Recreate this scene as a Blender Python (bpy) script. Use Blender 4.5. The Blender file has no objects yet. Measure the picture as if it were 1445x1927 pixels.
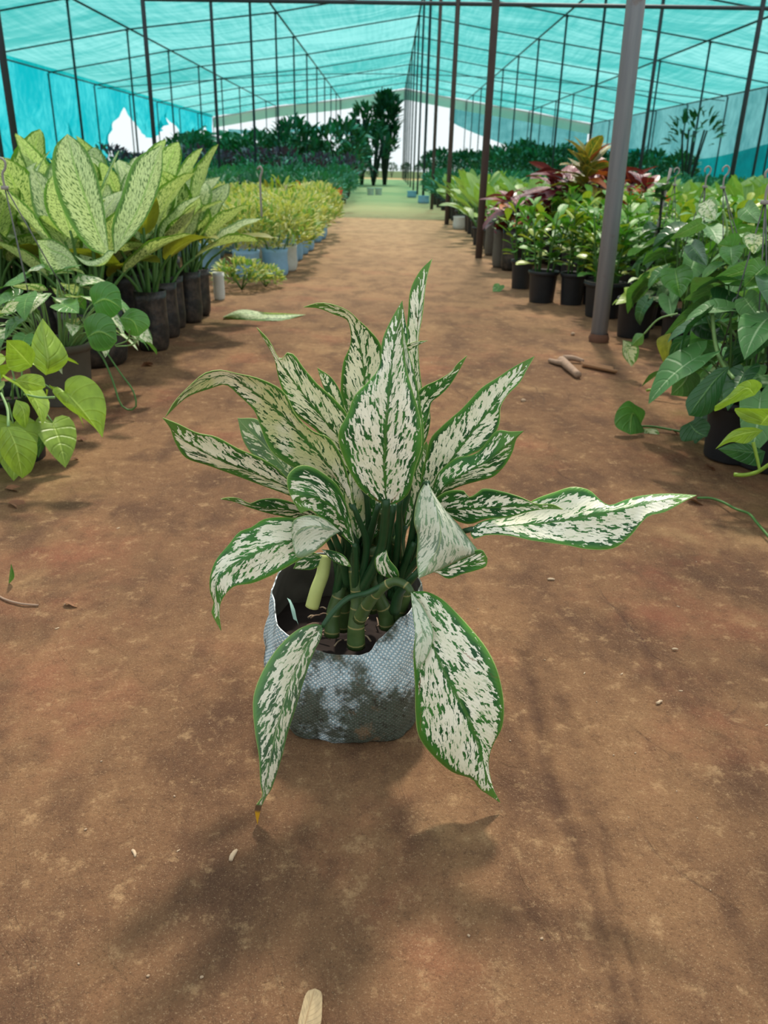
import bpy, math, random
from mathutils import Vector, Matrix, noise as mn
C = bpy.context.scene.collection
sc = bpy.context.scene
RND = random.Random(7)
V = Vector
PI = math.pi

# ------------------------------------------------------------------ camera
CH = 0.6                                   # camera height over the path
PX, PY, VX, VY, NX, NY = 722.5, 963.5, 734.0, 313.0, 635.0, 4400.0
FP = math.sqrt(-((VX-PX)*(NX-PX)+(PY-VY)*(PY-NY)))
yw = V(((VX-PX)/FP, (PY-VY)/FP, -1)).normalized()
zw = (-V(((NX-PX)/FP, (PY-NY)/FP, -1))).normalized()
xw = yw.cross(zw)
CAMR = Matrix((xw, yw, zw))
def at(x, y, Y):
    """world point at distance Y down the path seen at photo pixel x, y"""
    r = CAMR @ V(((x-PX)/FP, (PY-y)/FP, -1))
    return V((0, 0, CH)) + r*(Y/r.y)
def gr(x, y, z=0.0):
    r = CAMR @ V(((x-PX)/FP, (PY-y)/FP, -1))
    return V((0, 0, CH)) + r*((z-CH)/r.z)
cd = bpy.data.cameras.new('camera'); cam = bpy.data.objects.new('camera', cd); C.objects.link(cam)
cam.matrix_world = Matrix.Translation((0, 0, CH)) @ CAMR.to_4x4()
cd.sensor_fit = 'HORIZONTAL'; cd.sensor_width = 36.0; cd.lens = FP/1445*36.0
cd.clip_start = 0.02; cd.clip_end = 400
cd.dof.use_dof = True; cd.dof.focus_distance = 0.86; cd.dof.aperture_fstop = 15.0
sc.camera = cam

# ------------------------------------------------------------------ sky, sun, exposure
w = bpy.data.worlds.new('World'); sc.world = w; w.use_nodes = True
bg = w.node_tree.nodes['Background']
bg.inputs['Color'].default_value = (0.88, 0.98, 1.0, 1); bg.inputs['Strength'].default_value = 1.0
sl = bpy.data.lights.new('sun', 'SUN'); so = bpy.data.objects.new('sun', sl); C.objects.link(so)
sl.energy = 3.4; sl.angle = math.radians(4.5); sl.color = (1.0, 0.91, 0.78)
SUN_DIR = V((-0.10, -1.0, -1.5)).normalized()
so.rotation_euler = SUN_DIR.to_track_quat('-Z', 'Y').to_euler(); so.location = (0.6, 4, 6)
sc.view_settings.view_transform = 'Standard'; sc.view_settings.look = 'None'
sc.view_settings.gamma = 1.0; sc.view_settings.use_curve_mapping = False
sc.view_settings.exposure = 0.12

# ------------------------------------------------------------------ material helpers
def s2l(c):
    return tuple(((v/255)/12.92 if v/255 <= .04045 else ((v/255+.055)/1.055)**2.4) for v in c)
class NT:
    def __init__(s, name):
        s.m = bpy.data.materials.new(name); s.m.use_nodes = True
        s.t = s.m.node_tree; s.t.nodes.clear()
        s.out = s.t.nodes.new('ShaderNodeOutputMaterial')
    def n(s, typ, **kw):
        x = s.t.nodes.new(typ)
        for k, v in kw.items(): setattr(x, k, v)
        return x
    def put(s, sock, v):
        if hasattr(v, 'is_linked') or hasattr(v, 'links'): s.t.links.new(v, sock)
        elif isinstance(v, (tuple, list)):
            sock.default_value = (*v, 1) if (len(v) == 3 and len(sock.default_value) == 4) else v
        else: sock.default_value = v
    def math(s, op, a, b=0.0, c=None, clamp=False):
        x = s.n('ShaderNodeMath', operation=op, use_clamp=clamp)
        s.put(x.inputs[0], a); s.put(x.inputs[1], b)
        if c is not None: s.put(x.inputs[2], c)
        return x.outputs[0]
    def mix(s, f, a, b, typ='MIX'):
        x = s.n('ShaderNodeMixRGB', blend_type=typ)
        s.put(x.inputs[0], f); s.put(x.inputs[1], a); s.put(x.inputs[2], b)
        return x.outputs[0]
    def sep(s, v):
        x = s.n('ShaderNodeSeparateXYZ'); s.put(x.inputs[0], v); return x.outputs
    def comb(s, a, b, c=0.0):
        x = s.n('ShaderNodeCombineXYZ'); s.put(x.inputs[0], a); s.put(x.inputs[1], b); s.put(x.inputs[2], c)
        return x.outputs[0]
    def noise(s, vec, scale, detail=2.0, rough=.5):
        x = s.n('ShaderNodeTexNoise')
        if vec is not None: s.put(x.inputs['Vector'], vec)
        s.put(x.inputs['Scale'], scale); s.put(x.inputs['Detail'], detail); s.put(x.inputs['Roughness'], rough)
        return x.outputs['Fac']
    def step(s, v, a, b):
        x = s.n('ShaderNodeMapRange', interpolation_type='SMOOTHSTEP')
        s.put(x.inputs[0], v); s.put(x.inputs[1], a); s.put(x.inputs[2], b)
        return x.outputs[0]
    def uv(s, name): return s.n('ShaderNodeUVMap', uv_map=name).outputs[0]
    def obj(s): return s.n('ShaderNodeTexCoord').outputs['Object']
    def rnd(s): return s.n('ShaderNodeObjectInfo').outputs['Random']
    def bump(s, h, strength=.3, dist=.01):
        x = s.n('ShaderNodeBump'); s.put(x.inputs['Height'], h)
        s.put(x.inputs['Strength'], strength); s.put(x.inputs['Distance'], dist); return x.outputs[0]
    def bsdf(s, col, rough=.6, metal=0.0, spec=.5, normal=None):
        x = s.n('ShaderNodeBsdfPrincipled'); s.put(x.inputs['Base Color'], col)
        s.put(x.inputs['Roughness'], rough); s.put(x.inputs['Metallic'], metal)
        s.put(x.inputs['Specular IOR Level'], spec)
        if normal is not None: s.t.links.new(normal, x.inputs['Normal'])
        return x.outputs[0]
    def mixs(s, f, a, b):
        x = s.n('ShaderNodeMixShader'); s.put(x.inputs[0], f)
        s.t.links.new(a, x.inputs[1]); s.t.links.new(b, x.inputs[2]); return x.outputs[0]
    def transl(s, col):
        x = s.n('ShaderNodeBsdfTranslucent'); s.put(x.inputs[0], col); return x.outputs[0]
    def transp(s, col):
        x = s.n('ShaderNodeBsdfTransparent'); s.put(x.inputs[0], col); return x.outputs[0]
    def done(s, sh): s.t.links.new(sh, s.out.inputs['Surface']); return s.m

def simple(name, rgb, rough=.6, metal=0.0, var=.25, scale=18, spec=.4):
    k = NT(name); c = s2l(rgb)
    nz = k.noise(k.obj(), scale, 4, .6)
    col = k.mix(nz, tuple(v*(1-var) for v in c), tuple(min(1, v*(1+var)) for v in c))
    return k.done(k.bsdf(col, rough, metal, spec))

def leafmat(name, a, b, rough=.42, vein=None, veins=9, trans=.28, spot=None, spotamt=.5, edge=None, spotscale=60, spec=.45):
    """plain leaf: colour a..b by leaf, paler midrib and side veins, optional blotches"""
    k = NT(name); a = s2l(a); b = s2l(b)
    u, v, _ = k.sep(k.uv('n'))
    au = k.math('ABSOLUTE', k.math('MULTIPLY_ADD', u, 2, -1))
    r = k.rnd()
    col = k.mix(r, a, b)
    nz = k.noise(k.comb(k.math('ADD', u, k.math('MULTIPLY', r, 31)), v), 5, 3)
    col = k.mix(k.math('MULTIPLY', k.step(nz, .35, .7), .5), col, tuple(x*.55 for x in b))
    sv = k.math('SUBTRACT', v, k.math('MULTIPLY', au, .28))
    if spot:
        q = k.comb(k.math('MULTIPLY', sv, 1.0), k.math('ADD', k.math('MULTIPLY', u, .35), k.math('MULTIPLY', r, 50)))
        sn = k.noise(q, spotscale, 3, .65)
        cov = k.math('ADD', sn, k.math('MULTIPLY', k.step(au, .7, 1.0), -.25))
        col = k.mix(k.step(cov, .62-.25*spotamt, .68-.25*spotamt), col, s2l(spot))
    wv = k.math('ABSOLUTE', k.math('SINE', k.math('MULTIPLY', sv, veins*PI)))
    if vein:
        col = k.mix(k.math('MULTIPLY', k.step(wv, .12, 0), .45), col, s2l(vein))
        col = k.mix(k.step(au, .07, .02), col, s2l(vein))
    if edge: col = k.mix(k.step(au, .80, .97), col, s2l(edge))
    bp = k.bump(k.math('ADD', k.step(wv, 0, .5), k.step(au, 0, .15)), .35, .004)
    sh = k.mixs(trans, k.bsdf(col, rough, 0, spec, bp), k.transl(k.mix(1.0, col, (.9, 1, .45), 'MULTIPLY')))
    return k.done(sh)

# main plant leaf: white to cream splashes between green flecks, green rim and green midrib
def aglaonema(name, pale=0.0, dens=0.0, warm=0.0, tip=None, wash=0.0, mid=.03):
    k = NT(name)
    u, v, _ = k.sep(k.uv('n')); x, y, _ = k.sep(k.uv('m'))
    un = k.math('MULTIPLY_ADD', u, 2, -1)
    au = k.math('ABSOLUTE', un)
    r = k.math('ABSOLUTE', x)
    rr = k.math('MULTIPLY', k.rnd(), 40)
    s = k.math('SUBTRACT', y, k.math('MULTIPLY', r, 1.7))
    sgn = k.math('MULTIPLY', k.math('SIGN', x), 3.0)
    wob = k.math('MULTIPLY', k.math('SUBTRACT', k.noise(k.comb(x, y, rr), 150, 3, .6), .5), .012)
    s2 = k.math('ADD', s, wob)
    q = k.comb(k.math('MULTIPLY', s2, .62), k.math('MULTIPLY', r, .75), k.math('ADD', sgn, rr))
    fine = k.noise(q, 330, 2.0, .5)
    q2 = k.comb(k.math('MULTIPLY', s2, .6), k.math('MULTIPLY', r, 1.0), k.math('ADD', sgn, k.math('ADD', rr, 11)))
    big = k.noise(q2, 85, 3, .6)
    f = k.math('ADD', k.math('MULTIPLY', fine, .58), k.math('MULTIPLY', big, .42))
    rim = k.step(k.math('ADD', au, k.math('MULTIPLY', k.math('SUBTRACT', big, .5), .7)), .68, 1.02)
    rib = k.step(k.math('ADD', au, k.math('MULTIPLY', k.math('SUBTRACT', fine, .5), .30)), .13, mid)
    tp = k.step(v, .84, 1.0); bs = k.step(v, .08, 0.0)
    f = k.math('SUBTRACT', f, k.math('MULTIPLY', rim, .20))
    f = k.math('SUBTRACT', f, k.math('MULTIPLY', rib, .10))
    f = k.math('SUBTRACT', f, k.math('MULTIPLY', tp, .13))
    f = k.math('SUBTRACT', f, k.math('MULTIPLY', bs, .10))
    th = .452+dens
    white = k.step(f, th, th+.012)
    gn = k.noise(k.comb(x, y, rr), 40, 3)
    g = k.mix(k.step(gn, .3, .7), s2l((28, 80, 38)), s2l((66, 128, 50)))
    g = k.mix(k.math('MULTIPLY', k.step(au, .80, 1.0), .8), g, s2l((96, 152, 54)))
    g = k.mix(k.math('MULTIPLY', k.step(v, .72, .98), .7), g, s2l((112, 156, 66)))
    cr = k.mix(k.step(gn, .35, .65), s2l((250, 244, 226)), s2l((236, 231, 206)))
    if warm: cr = k.mix(k.math('MULTIPLY', k.step(k.noise(k.comb(x, y, rr), 18, 2), .42, .6), warm*1.3), cr, s2l((200, 204, 120)))
    # second, paler green flecks inside the white
    lt = k.noise(q, 520, 1.5)
    cr = k.mix(k.math('MULTIPLY', k.step(lt, .60, .68), .6), cr, s2l((128, 160, 100)))
    col = k.mix(white, g, cr)
    if wash: col = k.mix(wash, col, s2l((186, 200, 178)))
    # parallel side veins, midrib, thin light margin line
    col = k.mix(k.math('MULTIPLY', k.step(au, mid*1.6, mid*.8), .85), col, s2l((70, 118, 46)) if not wash else s2l((170, 186, 140)))
    col = k.mix(k.step(au, .975, .99), col, s2l((170, 190, 110)))
    br = k.noise(k.comb(k.math('MULTIPLY', s2, 1.6), k.math('MULTIPLY', r, .25), k.math('ADD', rr, 5)), 60, 2)
    col = k.mix(k.math('MULTIPLY', k.step(br, .70, .76), .8), col, s2l((140, 86, 54)))
    if tip:
        a_, b_ = tip
        col = k.mix(k.step(v, a_, a_+.01), col, s2l((110, 84, 62)))
        col = k.mix(k.step(v, b_, b_+.02), col, s2l((214, 160, 40)))
    wv = k.math('SINE', k.math('MULTIPLY', s, 2*PI/.006))
    h = k.math('ADD', k.math('MULTIPLY', wv, .25), k.step(au, 0, .08))
    bp = k.bump(h, .2, .0012)
    sh = k.mixs(.16, k.bsdf(col, .44, 0, .4, bp), k.transl(k.mix(1.0, col, (.95, 1, .7), 'MULTIPLY')))
    return k.done(sh)

# ------------------------------------------------------------------ mesh helpers
def catmull(P, n):
    P = [V(p) for p in P]
    if len(P) == 2: return [P[0].lerp(P[1], i/(n-1)) for i in range(n)]
    d = [0.0]
    for a, b in zip(P, P[1:]): d.append(d[-1]+max(1e-6, (b-a).length))
    out = []
    for i in range(n):
        t = d[-1]*i/(n-1); k = 0
        while k < len(P)-2 and d[k+1] < t: k += 1
        q = (t-d[k])/(d[k+1]-d[k]); q = min(1, max(0, q))
        p1, p2 = P[k], P[k+1]; h = d[k+1]-d[k]
        m1 = (P[k+1]-P[k-1])/(d[k+1]-d[k-1])*h if k > 0 else (p2-p1)
        m2 = (P[k+2]-P[k])/(d[k+2]-d[k])*h if k+2 < len(P) else (p2-p1)
        q2, q3 = q*q, q*q*q
        out.append(p1*(2*q3-3*q2+1)+m1*(q3-2*q2+q)+p2*(-2*q3+3*q2)+m2*(q3-q2))
    return out
class MB:
    def __init__(s): s.v = []; s.f = []; s.n = []; s.m = []; s.mi = []
    def add(s, vs, fs, un=None, um=None, mi=0):
        b = len(s.v); s.v += [tuple(p) for p in vs]
        s.n += un if un else [(0.5, 0.5)]*len(vs)
        s.m += um if um else [(0.0, 0.0)]*len(vs)
        for f in fs: s.f.append(tuple(i+b for i in f)); s.mi.append(mi)
    def box(s, c, d, rot=None, mi=0):
        c = V(c); vs = []
        for i in (-1, 1):
            for j in (-1, 1):
                for l in (-1, 1):
                    p = V((i*d[0]/2, j*d[1]/2, l*d[2]/2))
                    vs.append(c+(rot @ p if rot else p))
        s.add(vs, [(0, 1, 3, 2), (4, 6, 7, 5), (0, 4, 5, 1), (2, 3, 7, 6), (0, 2, 6, 4), (1, 5, 7, 3)], mi=mi)
    def tube(s, P, r, seg=6, n=None, cap=True, mi=0):
        P = [V(p) for p in P]
        if n: 
            P2 = catmull(P, n)
            if isinstance(r, (list, tuple)):
                r = [r[0]+(r[-1]-r[0])*i/(n-1) if len(r) == 2 else r[min(len(r)-1, int(round(i/(n-1)*(len(r)-1))))] for i in range(n)]
            P = P2
        if not isinstance(r, (list, tuple)): r = [r]*len(P)
        t0 = (P[1]-P[0]).normalized(); a = t0.orthogonal().normalized()
        vs = []; un = []; um = []; L = 0
        for i, p in enumerate(P):
            t = (P[min(i+1, len(P)-1)]-P[max(i-1, 0)])
            t = t.normalized() if t.length > 1e-9 else t0
            a = (a-t*a.dot(t)); a = a.normalized() if a.length > 1e-6 else t.orthogonal().normalized()
            b = t.cross(a)
            if i: L += (P[i]-P[i-1]).length
            for j in range(seg):
                q = 2*PI*j/seg
                vs.append(p+(a*math.cos(q)+b*math.sin(q))*r[i]); un.append((j/seg, i/(len(P)-1))); um.append((q*r[i], L))
        fs = [(i*seg+j, i*seg+(j+1) % seg, (i+1)*seg+(j+1) % seg, (i+1)*seg+j) for i in range(len(P)-1) for j in range(seg)]
        if cap: fs += [tuple(range(seg))[::-1], tuple((len(P)-1)*seg+j for j in range(seg))]
        s.add(vs, fs, un, um, mi)
    def lathe(s, prof, seg=24, c=(0, 0, 0), wob=None, mi=0):
        vs = []; un = []
        for i, (r, z) in enumerate(prof):
            for j in range(seg):
                q = 2*PI*j/seg; rr = r*(wob(q, i) if wob else 1)
                vs.append((c[0]+rr*math.cos(q), c[1]+rr*math.sin(q), c[2]+z)); un.append((j/seg, i/max(1, len(prof)-1)))
        fs = [(i*seg+j, i*seg+(j+1) % seg, (i+1)*seg+(j+1) % seg, (i+1)*seg+j) for i in range(len(prof)-1) for j in range(seg)]
        s.add(vs, fs, un, None, mi)
    def surf(s, rows, un=None, um=None, mi=0):
        nc = len(rows[0]); vs = [p for r in rows for p in r]
        fs = [(i*nc+j, i*nc+j+1, (i+1)*nc+j+1, (i+1)*nc+j) for i in range(len(rows)-1) for j in range(nc-1)]
        s.add(vs, fs, un, um, mi)
    def mesh(s, name, mat, smooth=True):
        me = bpy.data.meshes.new(name); me.from_pydata(s.v, [], s.f)
        mats = mat if isinstance(mat, (list, tuple)) else [mat]
        for m in mats: me.materials.append(m)
        li = [0]*len(me.loops); me.loops.foreach_get('vertex_index', li)
        for nm, src in (('n', s.n), ('m', s.m)):
            uvl = me.uv_layers.new(name=nm); flat = [c for i in li for c in src[i]]
            uvl.data.foreach_set('uv', flat)
        if len(mats) > 1: me.polygons.foreach_set('material_index', s.mi)
        me.polygons.foreach_set('use_smooth', [smooth]*len(me.polygons)); me.update()
        return me
    def build(s, name, mat, parent=None, smooth=True):
        return link(name, s.mesh(name, mat, smooth), parent)
def link(name, me, parent=None, mw=None):
    o = bpy.data.objects.new(name, me); C.objects.link(o)
    if parent: o.parent = parent
    if mw is not None: o.matrix_local = mw
    return o
def tag(o, label=None, cat=None, group=None, kind=None):
    if label: o['label'] = label
    if cat: o['category'] = cat
    if group: o['group'] = group
    if kind: o['kind'] = kind
    return o
def thing(name, loc, label, cat, group=None, rz=0.0):
    o = bpy.data.objects.new(name, None); C.objects.link(o); o.location = loc; o.rotation_euler = (0, 0, rz)
    o.empty_display_size = .05
    return tag(o, label, cat, group)
KIDS = {}
def reg(root):
    """list a finished thing's tree so that it can be copied without searching"""
    ch = {}
    for o in C.objects:
        if o.parent: ch.setdefault(o.parent.name, []).append(o)
    KIDS[root.name] = ch
def dup(root, loc, rz=0.0, s=1.0, label=None, group=None, _ch=None):
    ch = KIDS[root.name] if _ch is None else _ch
    def cp(o, par):
        c = o.copy(); C.objects.link(c); c.parent = par
        for q in ch.get(o.name, []): cp(q, c)
        return c
    r = cp(root, None); r.location = loc; r.rotation_euler = (0, 0, rz); r.scale = (s, s, s)
    if label: r['label'] = label
    if group: r['group'] = group
    elif 'group' in r.keys() and group is None and label: del r['group']
    return r
def orient(base, d, up):
    y = V(d).normalized(); z = V(up); z = (z-y*z.dot(y)); z = z.normalized() if z.length > 1e-5 else y.orthogonal().normalized()
    x = y.cross(z)
    m = Matrix((x, y, z)).transposed().to_4x4(); m.translation = V(base); return m

def rails(Mp, Lp, Rp, n=30, h=5, bulge=.06, wave=0.0, seed=0, fold=0.0):
    """leaf surface lofted over its left edge, midrib and right edge"""
    Ms, Ls, Rs = catmull(Mp, n), catmull(Lp, n), catmull(Rp, n)
    b = MB(); rows = []; un = []; um = []; L = 0
    for i in range(n):
        if i: L += (Ms[i]-Ms[i-1]).length
        tg = (Ms[min(n-1, i+1)]-Ms[max(0, i-1)])
        ac = Rs[i]-Ls[i]; nr = tg.cross(ac)
        nr = nr.normalized() if nr.length > 1e-10 else V((0, 0, 1))
        row = []
        for j in range(2*h+1):
            u = (j-h)/h; a = abs(u); e = Ls[i] if u < 0 else Rs[i]
            wd = (e-Ms[i]).length
            p = Ms[i].lerp(e, a)+nr*(math.sin(PI*a)*bulge*wd+wave*wd*a*a*math.sin(i/n*17+seed*2.1+(2 if u > 0 else 0)))
            row.append(p); un.append(((u+1)/2, i/(n-1))); um.append((u*wd, L))
        rows.append(row)
    b.surf(rows, un, um); return b
HALF = {
 'lance': [(0, 0), (.09, .08), (.17, .3), (.175, .5), (.13, .72), (.05, .92), (0, 1)],
 'oval': [(0, 0), (.14, .08), (.27, .3), (.29, .5), (.22, .75), (.09, .94), (0, 1)],
 'obov': [(0, 0), (.05, .1), (.14, .35), (.23, .62), (.22, .82), (.1, .97), (0, 1)],
 'heart': [(0, 0), (.13, -.13), (.30, -.12), (.42, .05), (.44, .28), (.34, .55), (.16, .82), (0, 1.0)],
 'round': [(0, 0), (.16, -.12), (.36, -.04), (.48, .2), (.48, .48), (.34, .78), (.12, .96), (0, 1.0)],
 'arrow': [(0, 0), (.12, -.22), (.24, -.20), (.30, .05), (.30, .3), (.22, .6), (.09, .86), (0, 1)],
 'strap': [(0, 0), (.03, .1), (.055, .4), (.05, .7), (.02, .92), (0, 1)],
}
def leafmesh(name, shape, L, wk, fold, bend, mat, n=11, h=2, wave=.05, seed=0, twist=0.0):
    hf = HALF[shape]; n_ = n
    Mp = [V((0, y, 0)) for y in (0, .33, .66, 1)]
    Rp = [V((x*wk, y, 0)) for x, y in hf]; Lp = [V((-x*wk, y, 0)) for x, y in hf]
    b = rails(Mp, Lp, Rp, n_, h, .05, wave, seed)
    out = []
    for (x, y, z) in b.v:
        z = z+abs(x)*fold
        a = bend*max(0, y); tw = twist*y
        x, z = x*math.cos(tw)-z*math.sin(tw), x*math.sin(tw)+z*math.cos(tw)
        if abs(bend) > 1e-4:
            R = 1/bend; yy = (R-(-z))*math.sin(a) if y > 0 else y; zz = -R+(R+z)*math.cos(a) if y > 0 else z
            y, z = yy if y > 0 else y, zz
        out.append((x*L, y*L, z*L))
    b.v = out
    return b.mesh(name, mat)

# ------------------------------------------------------------------ materials
def ground_mat():
    k = NT('earth'); o = k.obj(); X, Y, Z = k.sep(o)
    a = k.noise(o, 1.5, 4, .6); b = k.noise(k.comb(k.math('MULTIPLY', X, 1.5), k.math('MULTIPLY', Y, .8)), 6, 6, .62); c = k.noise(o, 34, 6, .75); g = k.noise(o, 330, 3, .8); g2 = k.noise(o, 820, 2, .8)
    col = k.mix(k.step(a, .35, .65), s2l((110, 80, 58)), s2l((137, 103, 73)))  # broad soil tones, with dappled sun and shade painted into them
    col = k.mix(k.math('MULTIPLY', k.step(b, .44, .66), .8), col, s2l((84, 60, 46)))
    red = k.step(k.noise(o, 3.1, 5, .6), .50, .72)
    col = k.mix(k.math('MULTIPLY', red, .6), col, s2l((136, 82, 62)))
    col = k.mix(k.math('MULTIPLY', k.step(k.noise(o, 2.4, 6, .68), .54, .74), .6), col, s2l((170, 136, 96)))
    # scuffed lines dragged along the path
    w1 = k.math('MULTIPLY', k.noise(o, 4, 2), .25)
    dr = k.noise(k.comb(k.math('MULTIPLY', k.math('ADD', k.math('ADD', X, w1), k.math('MULTIPLY', Y, .30)), 30), k.math('MULTIPLY', Y, 1.6)), 1.0, 5, .65)
    right = k.step(X, -.05, .30)
    col = k.mix(k.math('MULTIPLY', k.math('MULTIPLY', k.step(dr, .60, .70), right), .65), col, s2l((78, 56, 46)))
    col = k.mix(k.math('MULTIPLY', k.step(c, .50, .68), .45), col, s2l((82, 58, 44)))
    col = k.mix(k.math('MULTIPLY', k.step(c, .46, .32), .40), col, s2l((184, 150, 110)))
    col = k.mix(k.math('MULTIPLY', k.step(g, .58, .70), .34), col, s2l((200, 168, 130)))
    col = k.mix(k.math('MULTIPLY', k.step(g, .44, .34), .45), col, s2l((66, 46, 34)))
    col = k.mix(k.math('MULTIPLY', k.step(g2, .62, .70), .40), col, s2l((216, 190, 150)))
    moss = k.math('MULTIPLY', k.step(k.noise(o, 1.7, 4, .6), .54, .7), k.step(k.math('ABSOLUTE', k.math('SUBTRACT', X, .05)), .45, .85))
    col = k.mix(k.math('MULTIPLY', moss, .55), col, s2l((96, 92, 46)))
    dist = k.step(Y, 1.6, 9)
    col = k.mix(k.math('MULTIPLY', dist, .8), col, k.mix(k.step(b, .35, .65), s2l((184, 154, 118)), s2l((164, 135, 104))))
    col = k.mix(k.math('MULTIPLY', k.step(Y, 9.5, 13), .85), col, s2l((236, 186, 136)))  # far earth painted paler and redder to offset dim teal light under the net
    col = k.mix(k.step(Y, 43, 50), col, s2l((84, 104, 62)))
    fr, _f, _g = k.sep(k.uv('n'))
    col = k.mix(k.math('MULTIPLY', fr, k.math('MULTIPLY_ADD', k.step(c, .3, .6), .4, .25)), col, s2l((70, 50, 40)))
    h = k.math('ADD', k.math('MULTIPLY', c, 1.0), k.math('ADD', k.math('MULTIPLY', g, .30), k.math('MULTIPLY', k.step(dr, .5, .75), -.4)))
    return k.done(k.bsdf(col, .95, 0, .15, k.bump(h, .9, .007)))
M = {}
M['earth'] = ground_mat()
M['soil'] = simple('potting soil', (36, 25, 20), .95, var=.6, scale=90)
M['steel'] = simple('painted dark steel', (44, 54, 60), .55, .1, .35, 9)
def post_mat():
    k = NT('weathered steel'); o = k.obj(); x, y, z = k.sep(o)
    st = k.noise(k.comb(k.math('MULTIPLY', x, 60), k.math('MULTIPLY', y, 60), k.math('MULTIPLY', z, 3)), 1, 5, .65)
    col = k.mix(st, s2l((108, 116, 130)), s2l((160, 164, 170)))
    col = k.mix(k.math('MULTIPLY', k.step(k.noise(o, 14, 5, .7), .58, .74), .55), col, s2l((120, 92, 80)))
    return k.done(k.bsdf(col, .5, .05, .4, k.bump(st, .2, .002)))
M['post'] = post_mat()
M['rusty'] = simple('rusty painted steel', (78, 68, 66), .7, .1, .4, 8)
def net_mat(name, tint, tintb, fib, fac, streak=1.0):
    """knitted shade net: sky through the mesh, cloudy bands where it is stretched or doubled"""
    k = NT(name); o = k.obj(); x, y, z = k.sep(o); r = k.rnd()
    n1 = k.noise(k.comb(k.math('MULTIPLY', x, .55*streak), k.math('MULTIPLY', y, 5*streak), k.math('MULTIPLY', z, 3)), 1.0, 5, .65)
    n2 = k.noise(k.comb(k.math('MULTIPLY', x, .7), y, z), .45, 3, .5)
    n3 = k.noise(k.comb(k.math('MULTIPLY', x, 9*streak), k.math('MULTIPLY', y, .6), z), 1.0, 3, .6)
    q = k.math('ADD', k.math('MULTIPLY', n1, .40), k.math('ADD', k.math('MULTIPLY', n2, .35), k.math('MULTIPLY', n3, .25)))
    q = k.math('ADD', q, k.math('MULTIPLY_ADD', r, .14, -.07))
    t = k.mix(k.step(q, .34, .66), tintb, tint)
    f = k.math('ADD', fac+.14, k.math('MULTIPLY', q, -.28))
    dif = k.mixs(.45, k.transl(fib), k.bsdf(fib, .8, 0, .1))
    return k.done(k.mixs(f, k.transp(t), dif))
M['net'] = net_mat('teal shade net', (.46, .98, .93), (.11, .56, .53), (.01, .42, .42), .26)
M['net_wall'] = net_mat('teal side net', (.16, .92, .95), (.01, .55, .64), (.0, .55, .6), .28)
M['net_dense'] = net_mat('dense teal net', (.03, .74, .74), (.0, .42, .48), (.0, .45, .47), .3)
M['net_grey'] = net_mat('grey teal net', (.28, .66, .66), (.10, .36, .38), (.05, .24, .25), .36)
M['canvas'] = simple('white canvas', (206, 214, 206), .8, var=.08, scale=3)
def polybag_mat():
    k = NT('black poly bag'); o = k.obj()
    d = k.step(k.noise(o, 22, 5, .7), .42, .68); x, y, z = k.sep(o)
    col = k.mix(k.math('MULTIPLY', d, .6), s2l((22, 23, 24)), s2l((88, 74, 64)))
    return k.done(k.bsdf(col, .45, 0, .5, k.bump(k.noise(o, 60, 4, .7), .6, .004)))
M['poly'] = polybag_mat()
M['pot'] = simple('black plastic pot', (34, 36, 40), .5, var=.4, scale=30)
M['potgrey'] = simple('dusty grey plastic pot', (88, 84, 76), .7, var=.3, scale=30)
M['bluebag'] = simple('blue woven bag', (136, 176, 206), .8, var=.25, scale=16)
M['whitebag'] = simple('white woven bag', (196, 198, 192), .8, var=.25, scale=16)
M['wire'] = simple('grey wire', (92, 92, 92), .5, .4, .2, 30)
M['hook'] = simple('pale plastic hook', (140, 134, 128), .6, var=.2, scale=60)
M['bark'] = simple('dry bark', (150, 124, 104), .9, var=.35, scale=60)
M['dry'] = leafmat('dry leaf', (150, 104, 72), (120, 80, 56), .8, (170, 130, 96), trans=.1)
M['drypale'] = leafmat('pale dry leaf', (176, 154, 118), (166, 144, 110), .8, (150, 124, 90), trans=.05)
M['chip'] = simple('pale chip', (196, 170, 140), .85, var=.2, scale=80)
M['pebble'] = simple('pebble', (176, 150, 124), .9, var=.3, scale=80)
M['stem'] = simple('green stem', (72, 112, 52), .5, var=.35, scale=30)
M['stemlt'] = simple('light green vine', (122, 156, 92), .5, var=.25, scale=40)
M['trunk'] = simple('dark trunk', (40, 44, 36), .9, var=.3)
M['dieff'] = leafmat('dumb cane leaf', (112, 148, 84), (74, 114, 54), .45, (172, 196, 120), 16, .34, spot=(196, 210, 156), spotamt=.72, spotscale=40, edge=(92, 134, 44))
M['dieffpale'] = leafmat('pale dumb cane leaf', (70, 112, 58), (84, 124, 62), .45, (160, 196, 120), 18, .34, spot=(212, 228, 176), spotamt=.80, spotscale=50, edge=(104, 150, 70))
M['dieffold'] = leafmat('yellowed dumb cane leaf', (150, 150, 50), (128, 136, 46), .5, (160, 168, 80), 14, .34)
M['lime'] = leafmat('lime leaf', (158, 188, 66), (140, 172, 58), .4, (178, 204, 96), 6, .3)
M['pothos'] = leafmat('green pothos leaf', (72, 128, 58), (96, 146, 70), .35, (128, 168, 88), 6, .25)
M['pothosv'] = leafmat('marbled pothos leaf', (98, 146, 76), (126, 166, 96), .4, (160, 190, 120), 6, .25, spot=(214, 218, 186), spotamt=.75, spotscale=9)
M['philo'] = leafmat('bluish green leaf', (70, 126, 62), (108, 152, 86), .5, (150, 180, 130), 7, .22)
M['philodk'] = leafmat('dark green leaf', (38, 84, 44), (62, 108, 58), .32, (90, 130, 76), 7, .2)
M['zz'] = leafmat('glossy green leaf', (62, 132, 44), (112, 168, 56), .45, (120, 168, 76), 7, .25)
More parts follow.
